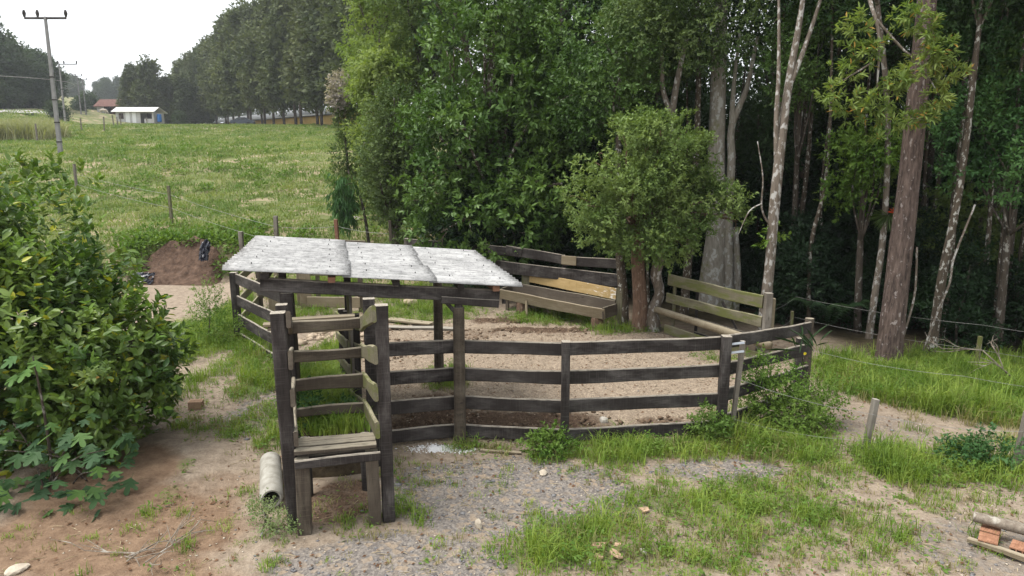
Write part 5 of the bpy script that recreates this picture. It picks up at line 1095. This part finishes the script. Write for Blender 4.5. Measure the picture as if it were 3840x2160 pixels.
def shard(x, y, s, rz_, lab, mat='terracotta_pale', seed=1, z=0.0):
    r = random.Random(seed); n = 7; pts = [(math.cos(k * 6.283 / n) * s * r.uniform(.5, 1.2), math.sin(k * 6.283 / n) * s * .6 * r.uniform(.6, 1.2)) for k in range(n)]
    V = [(a, b, .16 * a * a / s) for a, b in pts] + [(a, b, .16 * a * a / s + .016) for a, b in pts]; F = [tuple(range(n - 1, -1, -1)), tuple(range(n, 2 * n))] + [(k, (k + 1) % n, n + (k + 1) % n, n + k) for k in range(n)]
    o = obj('tile_shard', pym('tile_shard', V, F), None, M[mat], Matrix.Translation((x, y, tz(x, y) + .03 + z)) @ Matrix.Rotation(rz_, 4, 'Z') @ Matrix.Rotation(.25, 4, 'X'))
    tag(o, lab, 'tile', 'broken clay tile shards')
shard(1.44, 6.89, .075, .1, 'single flat clay shard at the edge of the grass, right of the gravel', seed=1)
shard(.84, 6.14, .08, .5, 'clay shard at the back left of the broken tile group', seed=2, z=.02); shard(.83, 5.98, .07, 2.2, 'clay shard at the front left of the broken tile group', seed=3)
shard(.99, 6.0, .11, 1.9, 'longest curved clay shard in the broken tile group', seed=4, z=.02); shard(1.02, 6.1, .045, .3, 'smallest clay shard on top of the broken tile group', seed=5, z=.05)
rock('pale_stone', 'small white rubble piece left of the broken tile group', .75, 5.93, .045, M['stone_white'], 7.2); rock('pale_stone', 'white rubble piece right of the broken tile group', 1.28, 6.13, .045, M['stone_white'], 8.2, (1.4, .8, .4))
# spilled lime, batten on the ground
n = 1500; x = np.concatenate([g.normal(-.98, .16, n), g.normal(-.58, .09, n // 3)]); y = np.concatenate([g.normal(8.62, .055, n), g.normal(8.56, .05, n // 3)])
rocks('lime_patch', x, y, g.uniform(.006, .022, len(x)), M['lime'], 'spilled white powder on the ground at the foot of the round shelter post', 'powder', g, .25)
tag(board('batten', (-.42, 8.50, .03), (.12, 8.43, .03), .025, .05, M['wood_tan'], None, seed=502), 'thin pale batten lying on the ground under the front fence', 'plank')
# stakes
def stake(label, x, y, dx, dy, h, w, m, seed, group=None):
    z = tz(x, y); t = tag(board('fence_stake', (x, y, z - .2), (x + dx, y + dy, z + h), w, w * .85, m, None, up=(0, 1, 0), warp=.01, seed=seed), label, 'stake', group); return t
stake('leaning grey stake with pale split top in the grass right of the corral', 4.62, 8.47, .13, .05, .72, .085, M['wood_grey'], 511)
stake('grey stake at the right picture edge above the leafy weed', 6.17, 7.87, .09, .02, .78, .085, M['wood_grey'], 512)
stake('thin mossy stake in front of the dark wood at far right', 8.36, 11.87, .02, 0, .72, .07, WP, 513)
stake('thin mossy stake in the shade behind the return fence', 6.14, 14.64, 0, 0, .6, .07, WP, 514)
for i, (x, y, h, w, m, lab) in enumerate(((-21.47, 34, 1.5, .12, 'wood_grey', 'grey pasture fence post farthest left below the utility pole'), (-12.93, 26, 1.5, .11, 'wood_pale', 'greenish pasture fence post above the earth bank'), (-7.55, 21.8, 1.5, .14, 'wood_grey', 'pale grey pasture fence post just above the roof'), (-8.9, 22.4, 1.35, .15, 'wood_grey', 'short thick post at the right end of the earth bank'), (-5.6, 21.9, 1.35, .13, 'wood_red', 'reddish split post above the middle of the roof'), (-3.7, 21.0, 1.45, .11, 'wood_mid', 'dark thin post between roof and rear fence'))):
    stake(lab, x, y, rnd.uniform(-.05, .03), 0, h, w, M[m], 520 + i)
tag(board('loose_rail', (-6.0, 21.3, 1.45), (-4.5, 20.9, 1.42), .14, .04, M['wood_mid'], None, seed=530), 'single grey rail just above the back edge of the roof', 'plank')
rock('tree_stump', 'low flat grey stump in the grass near the olive tree', -6.3, 27, .3, M['wood_grey'], 1.1, (1.5, 1, .35), 'stump')
# wires
def wire(label, pts, r=.0022):
    P = []
    for a, b in zip(pts[:-1], pts[1:]):
        for k in range(8):
            q = k / 8; P.append((a[0] * (1 - q) + b[0] * q, a[1] * (1 - q) + b[1] * q, a[2] * (1 - q) + b[2] * q - .06 * 4 * q * (1 - q)))
    P.append(pts[-1]); V, F = tubevf(P, [r] * len(P), 4, 0, 1, True, 1); tag(obj('barbed_wire', pym('barbed_wire', V, F), None, M['wire']), label, 'wire', 'fence wires')
for z, lab in ((.18, 'lowest'), (.55, 'upper')):
    wire(lab + ' wire strung from the corner stake to the leaning stakes on the right', [(3.05, 8.95, z * 1.6), (4.65, 8.45, z), (6.2, 7.85, z)])
wire('wire strung from the return fence towards the right edge', [(4.9, 10.9, .75), (6.6, 9.6, .7), (8.6, 8.6, .7)])
for z in (.5, .95): wire(('lower' if z < .6 else 'upper') + ' wire across the front of the dark wood', [(4.95, 13.0, z), (6.14, 14.5, z), (8.36, 11.8, z), (10.5, 10.4, z)])
for z in (.6, 1.1): wire(('lower' if z < 1 else 'upper') + ' wire along the pasture fence posts', [(-21.47, 34, 2.3 + z), (-12.93, 26, 1.6 + z), (-7.55, 21.8, .75 + z), (-5.6, 21.9, .75 + z), (-3.7, 21, .6 + z)], .005)
# dead branches
r = random.Random(4); parts = []
def twig(p, d, L, rad, lev):
    e = p + d * L; m = (p + e) / 2 + Vector((r.uniform(-.1, .1), r.uniform(-.1, .1), r.uniform(-.05, .1))) * L; parts.append(tubevf([tuple(p), tuple(m), tuple(e)], [rad, rad * .8, rad * .5], 5, .1, 1, True, 2))
    if lev:
        for k in range(3): twig(m if k else e, (d + Vector((r.gauss(0, .5), r.gauss(0, .4), r.gauss(0, .4)))).normalized(), L * r.uniform(.45, .7), rad * .6, lev - 1)
twig(Vector((8.75, 11.2, .0)), Vector((-.8, .25, .75)).normalized(), .9, .018, 3)
V, F = merge(parts); tag(obj('dead_branch', pym('dead_branch', V, F, True), None, M['dead']), 'bare grey dead branch leaning in front of the wood at far right', 'branch')
parts = []
for k in range(9): twig(Vector((-3.55 + r.uniform(-.2, .2), 6.0 + r.uniform(-.2, .3), .03)), Vector((r.uniform(-1, 1), r.uniform(-.4, 1), r.uniform(.0, .25))).normalized(), r.uniform(.2, .5), .008, 1)
V, F = merge(parts); tag(obj('dry_twigs', pym('dry_twigs', V, F), None, M['dead']), 'heap of dry twigs on the red soil at lower left', 'twigs')
# black plastic rags on the bank
def rag(label, x, y, z, sx, sz_, seed):
    n = 12; V = []; F = []
    for j in range(n):
        for i in range(n):
            u, v = i / (n - 1) - .5, j / (n - 1) - .5; k = float(fbm(np.array([u * 7 + seed]), np.array([v * 7.]))[0]) - .5; k2 = float(fbm(np.array([u * 6 + seed * 2]), np.array([v * 6. + 7]))[0]) - .5
            V.append((x + u * sx + k * .3 * sx, y + v * .35 + k2 * .25, z + (v + .5) * sz_ + k * .5 * sz_))
    F = [(j * n + i, j * n + i + 1, (j + 1) * n + i + 1, (j + 1) * n + i) for j in range(n - 1) for i in range(n - 1)]
    o = obj('plastic_rag', pym('plastic_rag', V, F), None, M['black_plastic']); m = o.modifiers.new('thick', 'SOLIDIFY'); m.thickness = .01; tag(o, label, 'plastic')
rag('crumpled black plastic hanging on the upper right of the earth bank', -10.1, 22.3, .72, .32, .6, 1.0); rag('crumpled black plastic at the lower left foot of the earth bank', -11.9, 21.7, .05, .7, .3, 2.0)

# ================================================================== FAR THINGS
def concrete_pole(label, x, y, h, arm, sc=1.0, yaw=0.0, off=0.0):
    z = tz(x, y); t = thing('utility_pole', label, 'utility pole', (x, y, z), 'utility poles along the road')
    V = []; F = []; n = 10
    for i in range(n + 1):
        q = i / n; w = .125 * (1 - .45 * q); V += [(-w, -w * .8, h * q), (w, -w * .8, h * q), (w, w * .8, h * q), (-w, w * .8, h * q)]
        if i: F += [((i - 1) * 4 + k, (i - 1) * 4 + (k + 1) % 4, i * 4 + (k + 1) % 4, i * 4 + k) for k in range(4)]
    F.append((3, 2, 1, 0)); F.append(tuple(range(n * 4, n * 4 + 4)))
    me = pym('pole', V, F); o = obj('pole', me, t, M['concrete_pole'], Matrix.Translation((x, y, z - .3)))
    for q in (.12, .26, .42, .58): V, F = boxvf(-.14 * (1 - .45 * q), .14 * (1 - .45 * q), -.115, .115, h * q, h * q + .07); obj('band', pym('band', V, F), t, M['wood'], Matrix.Translation((x, y, z - .3)))
    rot = Matrix.Rotation(yaw, 4, 'Z')
    V, F = boxvf(-arm / 2 + off, arm / 2 + off, -.05, .05, h - .45, h - .33); obj('crossarm', pym('crossarm', V, F), t, M['wood'], Matrix.Translation((x, y + .0, z)) @ rot)
    for q in (-.5, -.18, .5):
        V, F = tubevf([(q * arm + off, 0, h - .33), (q * arm + off, 0, h - .1), (q * arm + off, 0, h + .1)], [.05, .11, .05], 8); obj('insulator', pym('insulator', V, F), t, M['wood'], Matrix.Translation((x, y, z)) @ rot)
concrete_pole('tall concrete utility pole with wide crossarm standing in the pasture', -29.2, 45, 8.75, 2.6)
concrete_pole('second concrete utility pole, at the edge of the tall pale grass', -65.6, 103, 8.7, 2.7, 1, 0, 1.2)
concrete_pole('third utility pole, beyond the road bank', -92.0, 150, 9.2, 2.0); concrete_pole('fourth and farthest utility pole close beside the third', -97, 160, 8.6, 2.0)
V, F = tubevf([(-70, 66, 13.5), (-50, 56, 11.3), (-29.2, 45, 9.2), (-45, 72, 11.6), (-65.6, 103, 15.2)], [.012] * 5, 4, 0, 1, True, 6); tag(obj('power_cable', pym('power_cable', V, F), None, M['wire']), 'thin cable slung from the first utility pole', 'cable')

def gable(x0, x1, y0, y1, z0, z1, over, mat, parent, loc, ridge_along='x'):
    """two roof slopes with thickness"""
    out = []
    ym = (y0 + y1) / 2
    for s in (0, 1):
        ya = y0 - over if s == 0 else y1 + over; zz = z0 - over * (z1 - z0) / ((y1 - y0) / 2)
        V = [(x0 - over, ya, zz), (x1 + over, ya, zz), (x1 + over, ym, z1), (x0 - over, ym, z1)]; V += [(a, b, c + .12) for a, b, c in V]
        F = [(0, 1, 2, 3), (7, 6, 5, 4), (0, 4, 5, 1), (1, 5, 6, 2), (2, 6, 7, 3), (3, 7, 4, 0)]
        out.append(obj('roof', pym('roof', V, F), parent, mat, Matrix.Translation(loc)))
    return out
def bx(name, a, parent, mat, loc, rot=None):
    V, F = boxvf(*a); return obj(name, pym(name, V, F), parent, mat, Matrix.Translation(loc) @ (rot or Matrix.Identity(4)))
# white shed
L0 = Vector((-79.0, 140, tz(-75, 140) - .05)); sh = thing('white_shed', 'low white shed with pale metal roof, two white doors and an open bay', 'shed', L0)
for a in ((0, .55, 0, .15, 0, 2.2), (.55, 1.55, 0, .15, 0, .8), (.55, 1.55, 0, .15, 1.95, 2.2), (1.55, 1.9, 0, .15, 0, 2.2), (2.75, 3.2, 0, .15, 0, 2.2), (4.0, 4.9, 0, .15, 0, 2.2), (5.6, 7.2, 0, .15, 0, .85), (7.2, 7.55, 0, .15, 0, 2.2), (0, .15, .15, 4, 0, 2.2), (7.4, 7.55, .15, 4, 0, 2.2), (0, 7.55, 4, 4.15, 0, 2.2), (1.9, 2.75, 0, .15, 2.1, 2.2), (3.2, 4.0, 0, .15, 2.1, 2.2), (4.9, 7.2, 0, .15, 2.1, 2.2)): bx('wall', a, sh, M['block_wall'], L0)
for a in ((1.9, 2.75, .05, .1, 0, 2.1), (3.2, 4.0, .05, .1, 0, 2.1)): bx('door', a, sh, M['white_paint'], L0)
bx('window', (.6, 1.5, .06, .1, .82, 1.93), sh, M['dark_in'], L0); bx('back_panel', (4.9, 7.2, 2.5, 2.6, 0, 2.1), sh, M['dark_in'], L0)  # dark panel stands in for the open bay's unlit interior
V = [(-.5, -.7, 2.15), (8.1, -.7, 2.15), (7.7, 2.1, 3.2), (-.9, 2.1, 3.2), (-.5, 4.7, 2.2), (8.1, 4.7, 2.2)]; V += [(a, b, c + .07) for a, b, c in V]; F = [(0, 1, 2, 3), (3, 2, 5, 4), (9, 8, 7, 6), (10, 11, 8, 9), (0, 6, 7, 1), (1, 7, 8, 2), (2, 8, 11, 5), (5, 11, 10, 4), (4, 10, 9, 3), (3, 9, 6, 0)]
obj('roof', pym('roof', V, F), sh, M['roof_zinc'], Matrix.Translation(L0))
t_ = tube('water_barrel', [(7.95, 1, 0), (7.95, 1, .7), (7.95, 1, 1.5)], [.42, .46, .42], M['blue_barrel'], None, 14); t_.matrix_basis = Matrix.Translation(L0 + Vector((.2, 0, .3))); tag(t_, 'blue barrel at the right end of the white shed', 'barrel')
# red-roofed house
L1 = Vector((-109.2, 185, tz(-105, 185) - .3)); ho = thing('farm_house', 'old house with red-brown tiled roof and pale right-hand wall on the rise', 'house', L1)
for a, m in (((0, .2, 0, 5.5, 0, 2.3), 'block_wall'), ((.2, 1.8, 0, .2, 0, 2.3), 'block_wall'), ((1.8, 2.8, 2.0, 2.2, 0, 2.3), 'dark_in'), ((2.8, 4.9, 1.0, 1.2, 0, 2.3), 'dark_in'), ((4.9, 7.6, 0, .2, 0, 2.3), 'white_wall'), ((7.4, 7.6, .2, 5.5, 0, 2.3), 'white_wall'), ((.2, 7.4, 5.3, 5.5, 0, 2.3), 'white_wall')): bx('wall', a, ho, M[m], L1)
bx('door', (3.3, 4.2, .94, .99, 0, 2.0), ho, M['wood_red'], L1); bx('porch_post', (2.0, 2.14, -.1, .04, 0, 2.3), ho, M['wood_mid'], L1); bx('porch_post', (4.4, 4.54, -.1, .04, 0, 2.3), ho, M['wood_mid'], L1)
gable(0, 7.6, 0, 5.5, 2.3, 4.0, .6, M['roof_tile'], ho, L1)
for s in (0.0, 7.6): V = [(s, 0, 2.25), (s, 5.5, 2.25), (s, 2.75, 3.95)]; V += [(a + .15, b, c) for a, b, c in V]; obj('gable_wall', pym('gable_wall', V, [(0, 2, 1), (3, 4, 5), (0, 1, 4, 3), (1, 2, 5, 4), (2, 0, 3, 5)]), ho, M['white_wall'], Matrix.Translation(L1 + Vector((0 if s == 0 else -.15, 0, 0))))
# long yellow barn behind the tree row
ba = thing('poultry_barn', 'long low yellow barn with pale roof behind the trunks of the tree row', 'barn', (-26, 106, tz(-26, 106)))
bd = math.atan2(108, -74); BL = 92; mb = Matrix.Translation((-25.5, 103.5, tz(-25, 103) - .2)) @ Matrix.Rotation(bd, 4, 'Z') @ Matrix.Rotation(-.036, 4, 'Y')
def bpart(nm, a, m): V, F = boxvf(*a); return obj(nm, pym(nm, V, F), ba, M[m], mb)
for k in range(8): bpart('wall', (k * BL / 8 + .02, (k + 1) * BL / 8 - .02, 0, .2, 0, 1.9), 'yellow_wall')
bpart('end_wall', (-.2, 0, -8.8, 0, 0, 2.4), 'yellow_wall'); bpart('back_wall', (0, BL, -9, -8.8, 0, 2.4), 'yellow_wall')
V = [(-1, 1.2, 1.95), (BL, 1.2, 1.95), (BL, -4.5, 3.6), (-1, -4.5, 3.6), (-1, -10, 1.9), (BL, -10, 1.9)]; V += [(a, b, c + .1) for a, b, c in V]; obj('roof', pym('roof', V, F=[(0, 3, 2, 1), (3, 4, 5, 2), (6, 7, 8, 9), (9, 8, 11, 10), (0, 1, 7, 6), (4, 10, 11, 5)]), ba, M['roof_zinc'], mb)
# cow
cw = bpy.data.meshes.new('cow'); cv = [(0, 0, 1.05), (.5, 0, 1.1), (1.0, 0, 1.08), (1.35, 0, 1.0), (1.65, 0, .55), (1.8, 0, .25), (.02, .2, .6), (.02, .2, .05), (.02, -.2, .6), (.02, -.2, .05), (1.15, .2, .6), (1.15, .2, .05), (1.15, -.2, .6), (1.15, -.2, .05), (-.25, 0, .95), (-.3, 0, .45), (1.62, .2, .72), (1.62, -.2, .72)]
ce = [(0, 1), (1, 2), (2, 3), (3, 4), (4, 5), (0, 6), (6, 7), (0, 8), (8, 9), (2, 10), (10, 11), (2, 12), (12, 13), (0, 14), (14, 15), (4, 16), (4, 17)]
cr = [.36, .42, .38, .26, .17, .11, .13, .07, .13, .07, .11, .065, .11, .065, .06, .04, .05, .05]
cw.from_pydata([tuple(np.array(q) * np.array([1, 1, 1])) for q in cv], ce, []); cow = obj('cow', cw, None, M['cow_hide'], Matrix.Translation((-106.2, 181.5, tz(-105.5, 181.5) - .02)) @ Matrix.Rotation(.12, 4, 'Z'))
sm_ = cow.modifiers.new('skin', 'SKIN'); 
for i_, rr in enumerate(cr): cw.skin_vertices[0].data[i_].radius = (rr, rr)
cw.skin_vertices[0].data[0].use_root = True; cow.modifiers.new('sub', 'SUBSURF').levels = 1; tag(cow, 'cream cow grazing in front of the red-roofed house', 'cow')
# parked car under the row
px_, py_ = -52, 130; pz_ = tz(px_, py_); car = thing('parked_car', 'dark car half hidden under the trees of the row', 'car', (px_, py_, pz_))
prof = [(0, .35), (0, .8), (.25, .95), (.75, 1.0), (1.3, 1.42), (2.6, 1.45), (3.2, 1.05), (4.0, .92), (4.1, .55), (4.05, .35)]; n = len(prof)
V = [(a, -.8, b) for a, b in prof] + [(a, .8, b) for a, b in prof]; F = [tuple(range(n - 1, -1, -1)), tuple(range(n, 2 * n))] + [(k, (k + 1) % n, n + (k + 1) % n, n + k) for k in range(n)]
mc = Matrix.Translation((px_, py_, pz_)) @ Matrix.Rotation(.1, 4, 'Z'); obj('body', pym('body', V, F), car, M['car_paint'], mc)
for a in ((1.2, 1.85), (1.95, 2.6)): V, F = boxvf(a[0], a[1], -.815, -.79, 1.02, 1.34); obj('window', pym('window', V, F), car, M['car_glass'], mc)
for a in (.8, 3.25): V, F = tubevf([(a, -.83, .33), (a, -.7, .33), (a, -.6, .33)], [.33, .33, .33], 16, 0, 1, True, 1); obj('wheel', pym('wheel', V, F), car, M['rubber'], mc)
# thin far posts along the road verge
for i, (px, D, h) in enumerate(((112, 58, 1.5), (228, 80, 1.5), (286, 82, 1.6), (312, 95, 1.5), (330, 100, 1.6), (322, 98, 1.3), (397, 110, 1.4))):
    X_ = (px * .97 - 1288) / 1717 * D * .99; stake('thin grey post in the line along the far edge of the pasture', X_, D, rnd.uniform(-.15, .1), 0, h, .13, M['wood_grey'], 600 + i, 'posts along the far edge of the pasture')

# ------------------------------------------------------------------ haze
V, F = boxvf(-460, 340, -75, 500, -3, 72)
hz = obj('haze', pym('haze', V, F)); stuff(hz); tag(hz, 'thin pale haze in the air over the pasture and far trees', 'haze')
t = NT('haze'); pv = t.n('VolumePrincipled', {'Color': (.86, .90, .95, 1), 'Density': .00045}); pv.inputs['Anisotropy'].default_value = .2
t.t.links.new(pv.outputs[0], t.out.inputs['Volume']); hz.data.materials.append(t.m)
